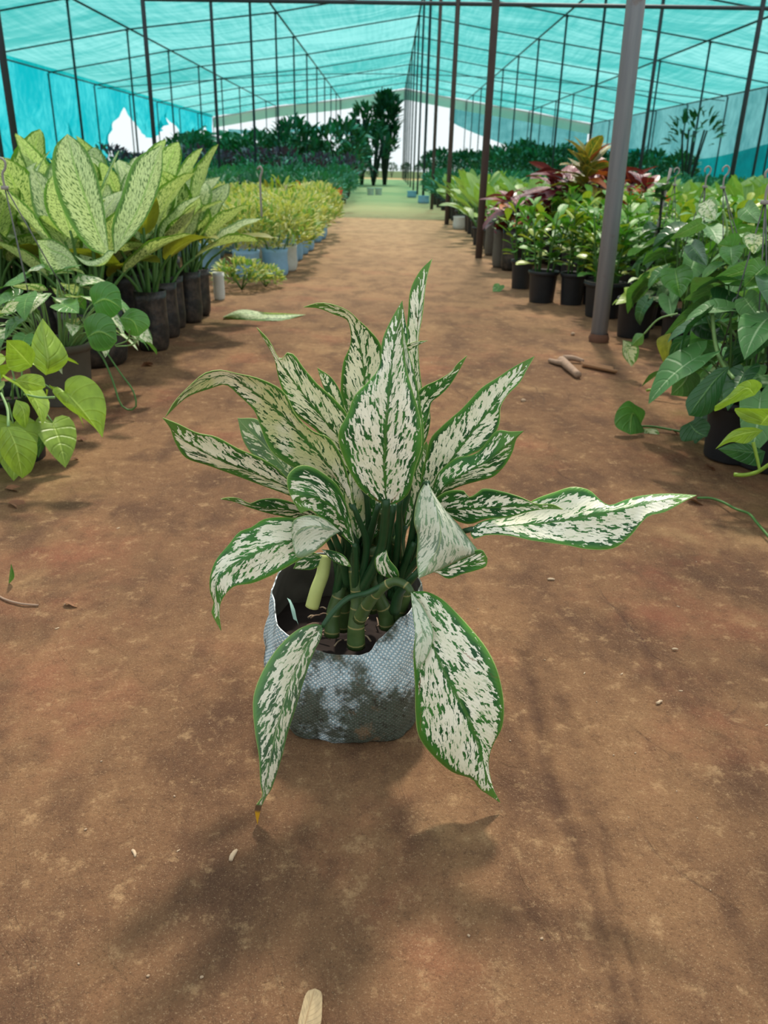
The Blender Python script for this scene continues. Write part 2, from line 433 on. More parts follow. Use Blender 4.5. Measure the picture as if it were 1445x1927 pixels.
M['zzyel'] = leafmat('fresh yellow green leaf', (140, 172, 50), (170, 184, 62), .35, (180, 190, 90), 7, .25)
M['scheff'] = leafmat('variegated leaflet', (112, 150, 66), (200, 204, 104), .5, None, 5, .3, spot=(216, 212, 132), spotamt=.7, spotscale=10)
M['croton'] = leafmat('dark red croton leaf', (84, 36, 50), (126, 46, 56), .35, (190, 90, 80), 8, .15)
M['crotonor'] = leafmat('orange croton leaf', (196, 88, 58), (204, 120, 66), .4, (200, 140, 70), 8, .2)
M['crotonye'] = leafmat('yellow croton leaf', (140, 138, 56), (170, 130, 50), .4, (206, 190, 90), 10, .25, spot=(74, 104, 48), spotamt=.6, spotscale=14)
M['bedgreen'] = leafmat('mid green bed leaf', (96, 146, 68), (146, 182, 88), .45, (150, 186, 110), 8, .3)
M['bluegreen'] = leafmat('blue green far leaf', (32, 104, 72), (54, 132, 92), .45, None, 5, .25)
M['fargreen'] = leafmat('dark far leaf', (20, 70, 42), (40, 100, 54), .5, None, 5, .2)
M['purple'] = leafmat('purple far leaf', (70, 46, 66), (96, 60, 84), .5, None, 5, .15)
M['red'] = leafmat('red bract leaf', (190, 48, 32), (206, 84, 48), .45, None, 5, .3)

# ------------------------------------------------------------------ setting: ground
FUR = [([gr(x, y) for x, y in ((985, 1230), (1010, 1330), (1035, 1470), (1075, 1580), (1115, 1690), (1140, 1790), (1165, 1900), (1175, 1960))], .008, 1.0),
       ([gr(x, y) for x, y in ((1135, 1560), (1145, 1660), (1160, 1740), (1185, 1800), (1195, 1880), (1205, 1960))], .0035, .9),
       ([gr(x, y) for x, y in ((1030, 1250), (1090, 1420), (1120, 1560))], .012, .45),
       ([gr(x, y) for x, y in ((1370, 1720), (1410, 1800), (1460, 1880))], .008, .6),
       ([gr(x, y) for x, y in ((960, 1640), (990, 1700), (1040, 1790))], .006, .5)]
FUR = [([(p.x, p.y) for p in catmull(P, 80)], w_, s_) for P, w_, s_ in FUR]
def furrow(x, y):
    if not (.03 < x < .5 and .3 < y < .95): return 0.0
    f = 0.0
    for P, w_, s_ in FUR:
        d = min((x-p[0])**2+((y-p[1])*.9)**2 for p in P)
        f = max(f, s_*math.exp(-d/(w_*w_)*(1+.4*mn.noise(V((x*40, y*40, 7))))))
    return f
def hgt(x, y):
    p = V((x, y, 0))
    h = .006*mn.noise(p*2.1)+.0022*mn.noise(p*14)+.0010*mn.noise(p*55)
    return h-.0028*furrow(x, y)
def grid(x0, x1, nx, y0, y1, ny, drop=0.0, f=None):
    rows = []
    for i in range(ny+1):
        y = y0+(y1-y0)*i/ny
        rows.append([V((x0+(x1-x0)*j/nx, y, (f or hgt)(x0+(x1-x0)*j/nx, y)+drop)) for j in range(nx+1)])
    b = MB(); b.surf(rows); return b
YS = [-.6, .2] + [.2+.0055*i for i in range(1, 128)] + [.9+.012*i for i in range(1, 51)] + [1.51+.035*i for i in range(1, 80)] + [4.4+.4*i for i in range(1, 40)] + [22, 30, 40, 60, 120]
XS = [-60, -20, -12, -8, -5, -3] + [-2+.2*i for i in range(0, 6)] + [-.84+.014*i for i in range(0, 35)] + [-.35+.0055*i for i in range(0, 146)] + [.462+.02*i for i in range(0, 20)] + [1+.2*i for i in range(0, 6)] + [3, 5, 8, 12, 20, 60]
rows = [[V((x, y, hgt(x, y) if y < 20 else 0)) for x in XS] for y in YS]
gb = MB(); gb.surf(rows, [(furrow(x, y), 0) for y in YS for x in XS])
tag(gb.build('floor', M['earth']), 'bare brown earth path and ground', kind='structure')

# ------------------------------------------------------------------ shade house
ROWS = [(-9.2, 2.72, 'left wall'), (-5.94, 3.30, 'row beside the left wall'), (-2.62, 3.70, 'row left of the path'),
        (.665, 4.25, 'row edging the path'), (3.83, 3.79, 'row next right of the path row'), (7.08, 3.36, 'row beside the right wall'), (10.38, 2.86, 'right wall')]
YP = [6.1+3.6*k for k in range(12)]
ORD = ['first', 'second', 'third', 'fourth', 'fifth', 'sixth', 'seventh', 'eighth', 'ninth', 'tenth', 'eleventh', 'twelfth', 'thirteenth']
def make_post(x, y, h, r, mat, label, seg=8, top=None, name='steel_post'):
    t = thing(name, (x, y, 0), label, 'post', None)
    b = MB(); tp = V(top) if top else V((0, 0, h))
    b.tube([V((0, 0, -.05)), tp*.5, tp], r, seg); b.build('pole', mat, t)
    c = MB(); c.box(tp+V((0, 0, -.004)), (r*3.4, r*3.4, .008)); c.build('top_plate', M['steel'], t, False)
    return t
# big near post on the right
base = gr(1126, 642); top_p = at(1197, 0, base.y)
dirp = (top_p-V((base.x, base.y, 0))); dirp *= 4.3/dirp.z
make_post(base.x, base.y, 4.3, .031, M['post'], 'thick grey weathered steel post nearest the camera, right of the path', 20, dirp)
c0 = simple('rust collar', (104, 72, 56), .9)
b = MB(); b.lathe([(.036, -.002), (.04, .012), (.034, .03)], 16); kk = b.build('rust_collar', c0, [o for o in C.objects if o.name == 'steel_post'][0])
for ri, (x, h, nm) in enumerate(ROWS):
    for k, y in enumerate(YP):
        if x < -9 and k < 1 or x > 10 and k < 3: continue
        r = .026 if k < 4 else .024
        br = ri == 3 and k < 3
        lab = ('brown rusty steel post' if br else 'thin dark steel post')+', '+ORD[k]+' from the camera, '+nm
        make_post(x, y, h-.062, r, M['rusty'] if br else M['steel'], lab, 6)
# purlins along the house, rafters across
for x, h, nm in ROWS:
    t = thing('steel_purlin', (x, 6, h), 'dark purlin running lengthwise above the '+nm, 'beam')
    b = MB(); b.tube([(0, -6, 0), (0, 39.7, 0)], .022, 6); b.build('pipe', M['steel'], t)
YR = [6.1+3.6*k for k in range(12)]
for k, y in enumerate(YR):
    t = thing('steel_rafter', (0, y, 0), ORD[k]+' dark rafter from the camera crossing under the net from wall to wall', 'beam')
    b = MB(); b.tube([(x, 0, h-.040) for x, h, _ in ROWS], .016, 6); b.build('pipe', M['steel'], t)
t = thing('tie_bar', (0, 9.7, 0), 'straight dark tie bar stretched across below the roof at the top of the picture', 'beam')
p0, p1 = at(722, 5, 9.7), at(1445, 16, 9.7)
d = (p1-p0)/(p1.x-p0.x); b = MB(); a0 = p0+d*(-2.62-p0.x); a1 = p0+d*(10.3-p0.x)
b.tube([(a0.x, 0, a0.z), (a1.x, 0, a1.z)], .02, 6); b.build('pipe', M['steel'], t)
t = thing('tie_bar', (0, 27, 0), 'thin dark tie wire hanging low across the far half of the house', 'beam')
b = MB(); b.tube([(-9.1, .7, 2.6), (-3, .7, 3.1), (.6, .7, 3.2), (5, .7, 3.1), (10.3, .7, 2.7)], .012, 5, 20); b.build('pipe', M['steel'], t)

# roof: one sagging net panel per bay, nearest bays left open for neutral light
ceil = bpy.data.objects.new('ceiling', None); C.objects.link(ceil); tag(ceil, 'teal shade net roof stretched over steel pipes', kind='structure')
for i in range(6):
    x0, h0, _ = ROWS[i]; x1, h1, _ = ROWS[i+1]
    for k in range(2 if i in (2, 3) else 1, 11):
        y0 = 6.1+3.6*k; rows = []; n = 8; yl = 3.6
        for a in range(n+1):
            row = []
            for c in range(n+1):
                s, q = a/n, c/n; x = x0+(x1-x0)*q; y = y0+yl*s
                sag = -.16*math.sin(PI*s)*math.sin(PI*q)*(1 if k >= 0 else .3)
                sag += .03*mn.noise(V((x*1.3, y*1.3, 1)))*math.sin(PI*s)*math.sin(PI*q)
                row.append(V((x, y, h0+(h1-h0)*q+.025+sag)))
            rows.append(row)
        b = MB(); b.surf(rows); b.build('net_panel', M['net'], ceil)
# left side wall net, lifted in scallops further down
def wall(name, X, ya, yb, top, bot, mat, lab, amp=.12, n=60, m=14, seed=0):
    rows = []
    for i in range(n+1):
        y = ya+(yb-ya)*i/n; t_, b_ = top(y), bot(y); row = []
        for j in range(m+1):
            z = t_+(b_-t_)*j/m
            q = j/m
            row.append(V((X+math.copysign(1, X)*abs(amp*q)*abs(mn.noise(V((y*.55, z*.9+y*.35, seed)))+.6*mn.noise(V((y*1.9, z*2.2, seed+4)))), y, z)))
        rows.append(row)
    b = MB(); b.surf(rows); return tag(b.build(name, mat), lab, kind='structure')
def scal(y):
    if y < 27: return 0.0
    if y < 28.5: return 0.0
    if y < 31: return 2.35*((y-28.5)/2.5)**.5
    q = ((y-31) % 6.6)/6.6
    return 2.35-.95*math.sin(PI*q)**.8
wall('wall_left', -9.28, 4, 46, lambda y: 2.84, scal, M['net_wall'], 'bright teal net side wall, lifted in scallops far down', .5, 130, 18)
wall('wall_right', 10.5, 14, 46, lambda y: 2.91, lambda y: 0, M['net_grey'], 'grey teal net of the right side wall', .3, 60, 14, 5)
wall('wall_right_lower', 11.0, 14, 46, lambda y: 1.35+.25*math.sin(y*.35), lambda y: 0, M['net_dense'], 'denser teal sheet over the lower right side wall', .25, 60, 10, 9)
# far end: white canvas band under the last rafter and loose net hanging behind it
b = MB(); rows = []
for i in range(41):
    x = -9.2+19.58*i/40
    import bisect
    hx = 0
    for a in range(6):
        if ROWS[a][0] <= x <= ROWS[a+1][0]+1e-6:
            q = (x-ROWS[a][0])/(ROWS[a+1][0]-ROWS[a][0]); hx = ROWS[a][1]+(ROWS[a+1][1]-ROWS[a][1])*q
    rows.append((x, hx))
b.surf([[V((x, 45.8, h-.02)), V((x, 45.75, h-.25)), V((x, 45.72, h-.5))] for x, h in rows])
tag(b.build('trim_1', M['canvas']), 'white canvas band under the far gable', kind='structure')
b = MB()
def low(x):
    if x < -3.2: return 3.05-.0*x
    if x < 2.6: return 3.9
    return 3.1-1.9*((x-2.6)/5.4)**.8 if x < 8 else 1.1
b.surf([[V((x, 46.3+.2*math.sin(x*2), max(h-.25, low(x))*(1-j/8)+j/8*low(x)) if j else (x, 46.3, h-.2)) for j in range(9)] for x, h in rows if x > 2.6])
tag(b.build('wall_far', M['net_grey']), 'teal net hanging across the right of the far gable', kind='structure')
b = MB()
b.surf([[V((x, 47.5, 2.75-.10*abs(x+1)+.03*math.sin(x))), V((x, 47.6, 2.25-.02*(x+9)))] for x in [-8.8+.5*i for i in range(17)]])
tag(b.build('trim_2', M['net_grey']), 'loose teal net strip across the left of the far gable', kind='structure')

# ------------------------------------------------------------------ hero plant in the woven bag
HL = V((-.032, .797, 0))
hero = thing('potted_aglaonema', HL, 'large green and cream speckled aglaonema in a dirty white woven bag on the path', 'plant')
AG = [aglaonema('speckled leaf'), aglaonema('green heavy speckled leaf', dens=.05), aglaonema('yellowish speckled leaf', warm=.5, dens=-.015),
      aglaonema('pale underside leaf', dens=-.02, wash=.45, mid=.02), aglaonema('speckled leaf with dry tip', dens=.035, wash=.12, tip=(.895, .925), mid=.02),
      aglaonema('pale speckled leaf', dens=-.005)]
AGB = aglaonema('leaf underside', dens=.01, wash=.35, mid=.02)
PET = simple('petiole green', (34, 70, 38), .4, var=.5, scale=60)
def hp(x, y, Y): return at(x, y, Y)-HL
def hero_leaf(Mp, L, R, dL=0.0, dR=0.0, mat=0, bulge=.05, wave=.02, seed=0, pet=None, label=None, n=44, pr=.0032, tipw=1.0):
    Ms = [hp(*p) for p in Mp]
    # depth of the rim follows the midrib depth at the same fraction of length
    dep = catmull([V((p[2], 0, 0)) for p in Mp], 33)
    # fraction by chord length of the midrib in the picture
    dd = [0]
    for a, c in zip(Mp, Mp[1:]): dd.append(dd[-1]+math.hypot(c[0]-a[0], c[1]-a[1]))
    def Yat(t):
        s = t*dd[-1]
        for k in range(len(dd)-1):
            if s <= dd[k+1]+1e-9:
                q = (s-dd[k])/(dd[k+1]-dd[k]); return Mp[k][2]+(Mp[k+1][2]-Mp[k][2])*q
        return Mp[-1][2]
    def rail(P, d):
        e = [0]
        for a, c in zip(P, P[1:]): e.append(e[-1]+math.hypot(c[0]-a[0], c[1]-a[1]))
        return [hp(p[0], p[1], Yat(e[i]/e[-1])+d*math.sin(PI*min(1, e[i]/e[-1]))**.7) for i, p in enumerate(P)]
    b = rails(Ms, rail(L, dL), rail(R, dR), n, 7, bulge, wave, seed)
    o = b.build('leaf', [AG[mat] if isinstance(mat, int) else mat, AGB], hero)
    sm = o.modifiers.new('s', 'SOLIDIFY'); sm.thickness = .0006; sm.offset = 0
    if label: o['label'] = label
    if pet:
        pb = MB(); P = [hp(*p) for p in pet]; pb.tube(P+[Ms[0], Ms[0].lerp(Ms[1], .15)], [pr*1.5, pr*.85], 8, 18)
        pb.build('petiole', PET, o)
    return o
K1, K2, K3, K4, K5 = (668, 1130, .755), (632, 1120, .775), (735, 1125, .775), (700, 1090, .80), (650, 1080, .80)
# central front leaf
hero_leaf([(727, 950, .715), (723, 880, .70), (727, 800, .69), (733, 730, .69), (741, 650, .70), (750, 600, .712), (757, 566, .72)],
 [(727, 950), (700, 938), (672, 912), (640, 845), (637, 812), (653, 780), (667, 745), (695, 716), (713, 692), (720, 639), (737, 600), (757, 566)],
 [(727, 950), (745, 947), (769, 928), (782, 879), (794, 836), (789, 780), (776, 735), (764, 692), (758, 649), (756, 600), (757, 566)],
 .012, .016, 0, .07, .01, 1, [K1, (715, 1040, .74)], 'broad upright leaf with a thick green midrib at the centre front', pr=.0045)
# leaf just behind it, rim showing right
hero_leaf([(752, 950, .745), (765, 860, .74), (765, 760, .735), (762, 680, .735), (754, 600, .74)],
 [(752, 950), (735, 880), (735, 780), (745, 690), (754, 600)],
 [(752, 950), (785, 880), (797, 838), (794, 780), (782, 715), (768, 660), (754, 600)], .01, .02, 5, .05, .03, 2, [K3, (748, 1030, .76)])
# top right tall leaf
hero_leaf([(772, 900, .80), (778, 800, .80), (780, 700, .80), (785, 630, .80), (792, 560, .805), (813, 487, .81)],
 [(772, 900), (762, 820), (762, 740), (764, 650), (768, 590), (772, 545), (790, 510), (813, 487)],
 [(772, 900), (795, 830), (798, 760), (792, 715), (787, 640), (795, 590), (800, 545), (806, 510), (813, 487)], .01, -.01, 5, .06, .03, 3, [K4, (755, 1000, .80)],
 'tall narrow leaf reaching highest')
hero_leaf([(752, 668, .755), (758, 645, .76), (752, 610, .765), (757, 567, .77)], [(752, 668), (742, 640), (744, 600), (757, 567)], [(752, 668), (768, 640), (762, 600), (757, 567)], 0, 0, 1, .05, 0, 3, n=16)
hero_leaf([(752, 672, .77), (762, 656, .77), (780, 647, .765), (805, 641, .76)], [(752, 672), (758, 655), (778, 644), (805, 641)], [(752, 672), (768, 662), (784, 651), (805, 641)], 0, 0, 1, .05, 0, 3, n=14)
# upper middle left leaf with a bent tip
hero_leaf([(700, 950, .80), (694, 860, .80), (690, 780, .80), (685, 700, .80), (676, 645, .79), (659, 596, .775), (632, 582, .765), (600, 573, .76), (571, 578, .755)],
 [(700, 950), (665, 870), (646, 790), (641, 740), (646, 681), (659, 650), (659, 618), (652, 601), (630, 592), (600, 580), (571, 578)],
 [(700, 950), (735, 850), (735, 760), (722, 680), (715, 646), (692, 618), (672, 600), (657, 586), (630, 574), (600, 570), (571, 578)], .012, -.01, 5, .05, .01, 4, [K4, (705, 1010, .80)],
 'upright creamy leaf whose thin tip bends over to the left')
hero_leaf([(650, 800, .80), (632, 755, .80), (615, 722, .80), (597, 692, .80)], [(650, 800), (622, 758), (606, 722), (597, 692)], [(650, 800), (645, 750), (625, 712), (597, 692)], 0, 0, 1, .05, 0, 5, [(660, 900, .80)], n=16)
# upper left leaf
hero_leaf([(690, 935, .775), (645, 835, .775), (610, 790, .775), (570, 740, .775), (535, 695, .77), (508, 652, .765), (483, 616, .76)],
 [(690, 935), (640, 865), (600, 815), (551, 775), (532, 734), (523, 706), (516, 674), (501, 646), (483, 616)],
 [(690, 935), (675, 840), (653, 780), (629, 750), (597, 722), (569, 690), (553, 668), (539, 664), (528, 678), (506, 640), (483, 616)], .008, -.012, 5, .05, .02, 6, [K5, (690, 1010, .78)],
 'upper left leaf with a notched tip')
# big left leaf arching over to a hanging tip
hero_leaf([(668, 960, .735), (625, 885, .73), (575, 825, .725), (520, 770, .715), (468, 730, .70), (425, 706, .69), (385, 716, .68), (345, 742, .67), (311, 785, .66)],
 [(668, 960), (640, 905), (595, 893), (552, 880), (515, 855), (500, 830), (488, 795), (478, 772), (449, 744), (424, 724), (396, 731), (355, 745), (330, 765), (311, 785)],
 [(668, 960), (650, 880), (622, 826), (590, 812), (558, 782), (534, 738), (488, 713), (442, 702), (414, 696), (385, 702), (361, 722), (329, 755), (311, 785)], .015, -.012, 2, .05, .015, 7,
 [K1, (690, 1030, .75)], 'large yellowish leaf arching left with a hanging tip')
# left leaf, pointing left
hero_leaf([(650, 985, .765), (600, 950, .755), (548, 920, .745), (485, 893, .735), (420, 868, .72), (375, 845, .71), (335, 818, .70), (306, 786, .69)],
 [(650, 985), (600, 960), (548, 934), (488, 911), (438, 893), (389, 875), (350, 861), (330, 833), (320, 805), (306, 786)],
 [(650, 985), (600, 930), (544, 902), (519, 879), (488, 861), (449, 844), (406, 822), (371, 815), (336, 798), (306, 786)], .01, -.01, 0, .05, .015, 8, [K2, (672, 1040, .77)],
 'long leaf pointing left to a sharp tip')
# dull green backed leaf behind
hero_leaf([(600, 930, .80), (540, 885, .80), (500, 840, .80), (470, 812, .80), (447, 787, .80)], [(600, 930), (530, 895), (480, 860), (458, 830), (447, 787)], [(600, 930), (560, 880), (520, 830), (485, 790), (447, 787)], 0, 0,
 aglaonema('bluish underside leaf', dens=.08, wash=.2), .05, .02, 9, [(650, 1000, .80)], 'bluish green leaf seen from behind')
# folded leaf left of centre
hero_leaf([(668, 1030, .735), (650, 985, .72), (620, 950, .70), (592, 937, .685), (570, 934, .675), (553, 940, .672), (566, 966, .675)],
 [(668, 1030), (640, 1005), (618, 985), (598, 970), (585, 960), (575, 962), (566, 966)],
 [(668, 1030), (655, 960), (636, 915), (612, 893), (583, 877), (558, 878), (540, 897), (546, 932), (566, 966)], .008, -.004, 1, .07, .02, 10, [K1], 'short leaf arched towards the camera with its tip tucked under')
# slim leaf at left
hero_leaf([(648, 1010, .76), (595, 975, .75), (555, 962, .745), (515, 957, .74), (480, 952, .735), (450, 943, .73), (415, 939, .725)],
 [(648, 1010), (600, 992), (560, 982), (537, 973), (502, 965), (467, 954), (440, 944), (415, 939)],
 [(648, 1010), (600, 965), (558, 948), (520, 938), (490, 940), (470, 947), (450, 938), (430, 936), (415, 939)], .004, -.004, 1, .05, 0, 11, [K2], 'slim dark leaf pointing left')
# lower left leaf with a drooping tip
hero_leaf([(636, 998, .72), (598, 1005, .70), (560, 1015, .69), (520, 1024, .68), (475, 1045, .67), (430, 1070, .665), (408, 1100, .66), (410, 1145, .66), (416, 1187, .66)],
 [(636, 998), (600, 1033), (566, 1052), (537, 1069), (502, 1087), (473, 1098), (440, 1104), (418, 1128), (413, 1151), (416, 1187)],
 [(636, 998), (612, 979), (583, 970), (555, 975), (531, 973), (496, 977), (473, 992), (450, 1001), (432, 1023), (406, 1055), (395, 1087), (396, 1116), (403, 1136), (398, 1151), (416, 1187)], .0, .02, 0, .06, .01, 12,
 [K2, (655, 1030, .755)], 'broad lower left leaf with a brown spot near its drooping tip')
hero_leaf([(640, 1000, .70), (615, 995, .685), (585, 990, .675), (560, 1000, .675), (550, 1020, .68)], [(640, 1000), (620, 1012), (590, 1040), (560, 1050), (550, 1020)], [(640, 1000), (612, 977), (583, 969), (552, 980), (550, 1020)], 0, .0, 3, .06, .01, 13, n=18)
# inner leaves low in the clump
hero_leaf([(672, 1020, .77), (668, 980, .77), (664, 930, .77), (660, 880, .775)], [(672, 1020), (655, 985), (645, 940), (660, 880)], [(672, 1020), (692, 985), (692, 930), (660, 880)], 0, .01, 2, .05, 0, 14, [K5], 'pale yellow green inner leaf')
hero_leaf([(692, 1025, .785), (702, 980, .785), (706, 930, .785), (702, 870, .79)], [(692, 1025), (682, 980), (688, 930), (702, 870)], [(692, 1025), (724, 985), (724, 930), (702, 870)], 0, .01, 1, .05, 0, 15, [K4])
hero_leaf([(690, 1000, .79), (660, 930, .79), (640, 870, .79), (628, 810, .79)], [(690, 1000), (630, 940), (610, 870), (628, 810)], [(690, 1000), (700, 930), (690, 860), (628, 810)], 0, .01, 1, .05, 0, 16, [K4])
hero_leaf([(760, 1000, .79), (790, 930, .79), (800, 880, .79), (802, 830, .795)], [(760, 1000), (765, 930), (780, 870), (802, 830)], [(760, 1000), (815, 940), (822, 880), (802, 830)], 0, .01, 1, .05, 0, 17, [K3])
# right hand leaves
hero_leaf([(785, 990, .765), (806, 930, .76), (835, 885, .755), (865, 845, .75), (895, 805, .745), (930, 760, .74), (968, 712, .735), (1006, 670, .73)],
 [(785, 990), (793, 895), (801, 860), (810, 825), (828, 805), (847, 788), (868, 770), (884, 753), (907, 729), (935, 711), (967, 690), (1006, 670)],
 [(785, 990), (812, 940), (840, 890), (872, 862), (907, 844), (932, 815), (940, 795), (942, 765), (956, 742), (978, 720), (992, 694), (1006, 670)], .008, -.01, 0, .05, .01, 18, [K3, (770, 1040, .77)],
 'large upright leaf at the upper right')
hero_leaf([(795, 985, .745), (820, 935, .74), (845, 908, .735), (878, 888, .73), (915, 868, .725), (950, 840, .72), (985, 811, .715)],
 [(795, 985), (812, 930), (822, 895), (840, 875), (862, 860), (885, 857), (903, 848), (918, 829), (936, 810), (960, 812), (985, 811)],
 [(795, 985), (822, 950), (845, 925), (868, 914), (900, 905), (928, 897), (949, 877), (964, 851), (972, 825), (985, 811)], .01, .006, 1, .05, .01, 19, [K3, (775, 1050, .765)],
 'green rimmed leaf below the large upper right leaf')
hero_leaf([(775, 850, .79), (790, 790, .785), (800, 760, .785), (820, 735, .78), (846, 706, .775), (879, 669, .77)],
 [(775, 850), (778, 770), (785, 740), (800, 726), (820, 717), (847, 701), (862, 683), (879, 669)],
 [(775, 850), (800, 800), (808, 775), (812, 757), (828, 744), (844, 728), (860, 704), (879, 669)], .0, .0, 1, .05, 0, 20, [K4, (762, 950, .79)], 'small pointed leaf at the upper right of the centre')
hero_leaf([(775, 850, .795), (792, 820, .795), (803, 790, .795), (806, 762, .795)], [(775, 850), (778, 800), (790, 770), (806, 762)], [(775, 850), (798, 835), (810, 790), (806, 762)], 0, 0, 1, .05, 0, 21, n=14)
# long leaf to the right
hero_leaf([(884, 996, .70), (925, 992, .70), (975, 988, .695), (1030, 984, .69), (1086, 975, .685), (1150, 962, .68), (1220, 947, .675), (1311, 932, .67)],
 [(884, 996), (905, 982), (950, 970), (985, 955), (1005, 940), (1043, 926), (1077, 916), (1108, 922), (1129, 941), (1146, 951), (1176, 941), (1206, 933), (1258, 929), (1311, 932)],
 [(884, 996), (890, 1014), (914, 1007), (957, 1008), (1000, 1017), (1065, 1026), (1108, 1034), (1155, 1032), (1185, 1010), (1219, 972), (1250, 964), (1292, 941), (1311, 932)], .02, -.015, 5, .06, .0, 22,
 [K3, (790, 1050, .745), (850, 1010, .72)], 'very long leaf stretched out to the right')
hero_leaf([(800, 985, .74), (835, 960, .73), (870, 958, .72), (930, 955, .705), (990, 952, .695), (1060, 959, .685)],
 [(800, 985), (815, 945), (840, 925), (872, 923), (882, 935), (897, 928), (908, 920), (940, 924), (979, 935), (1009, 948), (1040, 949), (1060, 959)],
 [(800, 985), (820, 985), (845, 972), (862, 981), (885, 986), (914, 977), (957, 973), (1000, 962), (1030, 958), (1060, 959)], .0, .0, 1, .06, .02, 23, [K3, (775, 1050, .76)],
 'dark speckled leaf lying over the base of the long right leaf')
# folded pale leaf in front
hero_leaf([(803, 903, .70), (818, 945, .685), (828, 985, .675), (826, 1025, .672), (808, 1060, .67), (788, 1088, .665)],
 [(803, 903), (787, 933), (779, 980), (786, 1010), (784, 1053), (788, 1088)],
 [(803, 903), (814, 926), (837, 959), (863, 989), (889, 1023), (900, 1040), (872, 1050), (829, 1071), (788, 1088)], .015, .02, 3, .04, .01, 24, [K3, (768, 1040, .765), (785, 950, .73)],
 'pale leaf folded over showing its underside')
hero_leaf([(800, 1075, .69), (835, 1072, .69), (875, 1062, .69), (917, 1050, .69)], [(800, 1075), (830, 1060), (870, 1044), (905, 1034), (917, 1050)], [(800, 1075), (822, 1078), (843, 1089), (870, 1080), (893, 1074), (915, 1065), (917, 1050)], 0, 0, 1, .05, 0, 25, n=18)
# right drooping leaf
hero_leaf([(773, 1114, .70), (792, 1160, .675), (814, 1215, .655), (844, 1282, .64), (881, 1349, .63), (903, 1410, .625), (920, 1470, .62), (941, 1510, .62)],
 [(773, 1114), (776, 1145), (782, 1177), (778, 1233), (781, 1289), (782, 1346), (788, 1385), (814, 1421), (851, 1453), (889, 1466), (900, 1482), (920, 1496), (941, 1510)],
 [(773, 1114), (800, 1113), (830, 1126), (858, 1152), (888, 1185), (917, 1222), (937, 1265), (948, 1325), (944, 1370), (927, 1402), (919, 1436), (928, 1484), (941, 1510)], .006, .012, 5, .07, .01, 26,
 None, 'large leaf drooping to the ground at the right of the bag')
hero_leaf([(773, 1114, .695), (785, 1150, .672), (795, 1190, .655), (790, 1235, .648), (784, 1260, .648)],
 [(773, 1114), (776, 1150), (781, 1190), (780, 1230), (784, 1260)], [(773, 1114), (797, 1145), (815, 1190), (806, 1232), (784, 1260)], 0, 0, 3, .05, 0, 27, n=18)
# left drooping leaf
hero_leaf([(607, 1178, .685), (578, 1215, .66), (552, 1270, .64), (532, 1330, .622), (516, 1390, .61), (504, 1450, .602), (495, 1497, .60), (484, 1551, .595)],
 [(607, 1178), (590, 1174), (560, 1185), (526, 1215), (504, 1245), (485, 1282), (476, 1319), (480, 1379), (487, 1424), (490, 1476), (494, 1498), (480, 1519), (484, 1551)],
 [(607, 1178), (604, 1200), (589, 1230), (571, 1282), (556, 1334), (541, 1379), (530, 1424), (511, 1484), (501, 1499), (491, 1519), (484, 1551)], -.008, .012, 4, .06, .01, 28,
 None, 'leaf drooping down the left of the bag with a dried yellow tip')
# small torn leaves near the stems
hero_leaf([(605, 1034, .74), (628, 1045, .735), (645, 1057, .73), (661, 1067, .725)], [(605, 1034), (622, 1052), (640, 1062), (661, 1067)], [(605, 1034), (625, 1036), (648, 1046), (661, 1067)], 0, 0, 1, .05, 0, 29, n=14)
hero_leaf([(612, 1050, .78), (590, 1052, .775), (570, 1060, .77), (552, 1070, .77)], [(612, 1050), (592, 1070), (570, 1072), (552, 1070)], [(612, 1050), (590, 1040), (565, 1045), (552, 1070)], 0, 0, 1, .05, 0, 30, n=14)
hero_leaf([(727, 1034, .735), (722, 1055, .73), (728, 1075, .728), (738, 1090, .73)], [(727, 1034), (706, 1050), (712, 1078), (738, 1090)], [(727, 1034), (732, 1052), (748, 1072), (750, 1088), (738, 1090)], .004, -.008, 1, .1, 0, 31, n=14, label='torn leaf stub with a brown rim')
# canes (thick jointed stems)
def cane_mat():
    k = NT('jointed cane'); x, y, _ = k.sep(k.uv('m'))
    rg = k.math('SINE', k.math('MULTIPLY', y, 2*PI/.021))
    col = k.mix(k.noise(k.obj(), 50, 3), s2l((38, 66, 32)), s2l((86, 108, 56)))
    col = k.mix(k.step(rg, .95, .99), col, s2l((140, 134, 84)))
    return k.done(k.bsdf(col, .45, 0, .45, k.bump(rg, .3, .001)))
CANE = cane_mat()
def cane(P, r0, r1, lab=None, mat=CANE, seg=12):
    b = MB(); b.tube([hp(*p) for p in P], [r0, r1], seg, 20); o = b.build('stem', mat, hero)
    if lab: o['label'] = lab
cane([(670, 1216, .745), (670, 1180, .745), (674, 1130, .75), (668, 1080, .755), (663, 1040, .765)], .0105, .006)
cane([(624, 1196, .765), (628, 1150, .77), (640, 1110, .775), (648, 1060, .785), (650, 1010, .79)], .009, .005)
cane([(645, 1185, .79), (648, 1130, .79), (652, 1080, .79), (672, 1030, .79)], .008, .005)
cane([(728, 1180, .765), (724, 1150, .765), (713, 1125, .765), (706, 1090, .77), (700, 1030, .775)], .009, .005)
cane([(733, 1180, .775), (752, 1145, .775), (762, 1110, .775), (752, 1070, .775), (745, 1010, .775)], .0095, .005)
cane([(700, 1150, .80), (700, 1080, .80), (712, 1010, .795), (718, 960, .79)], .008, .004)
cane([(690, 1150, .795), (688, 1060, .795), (698, 1000, .79), (705, 950, .79)], .007, .004)
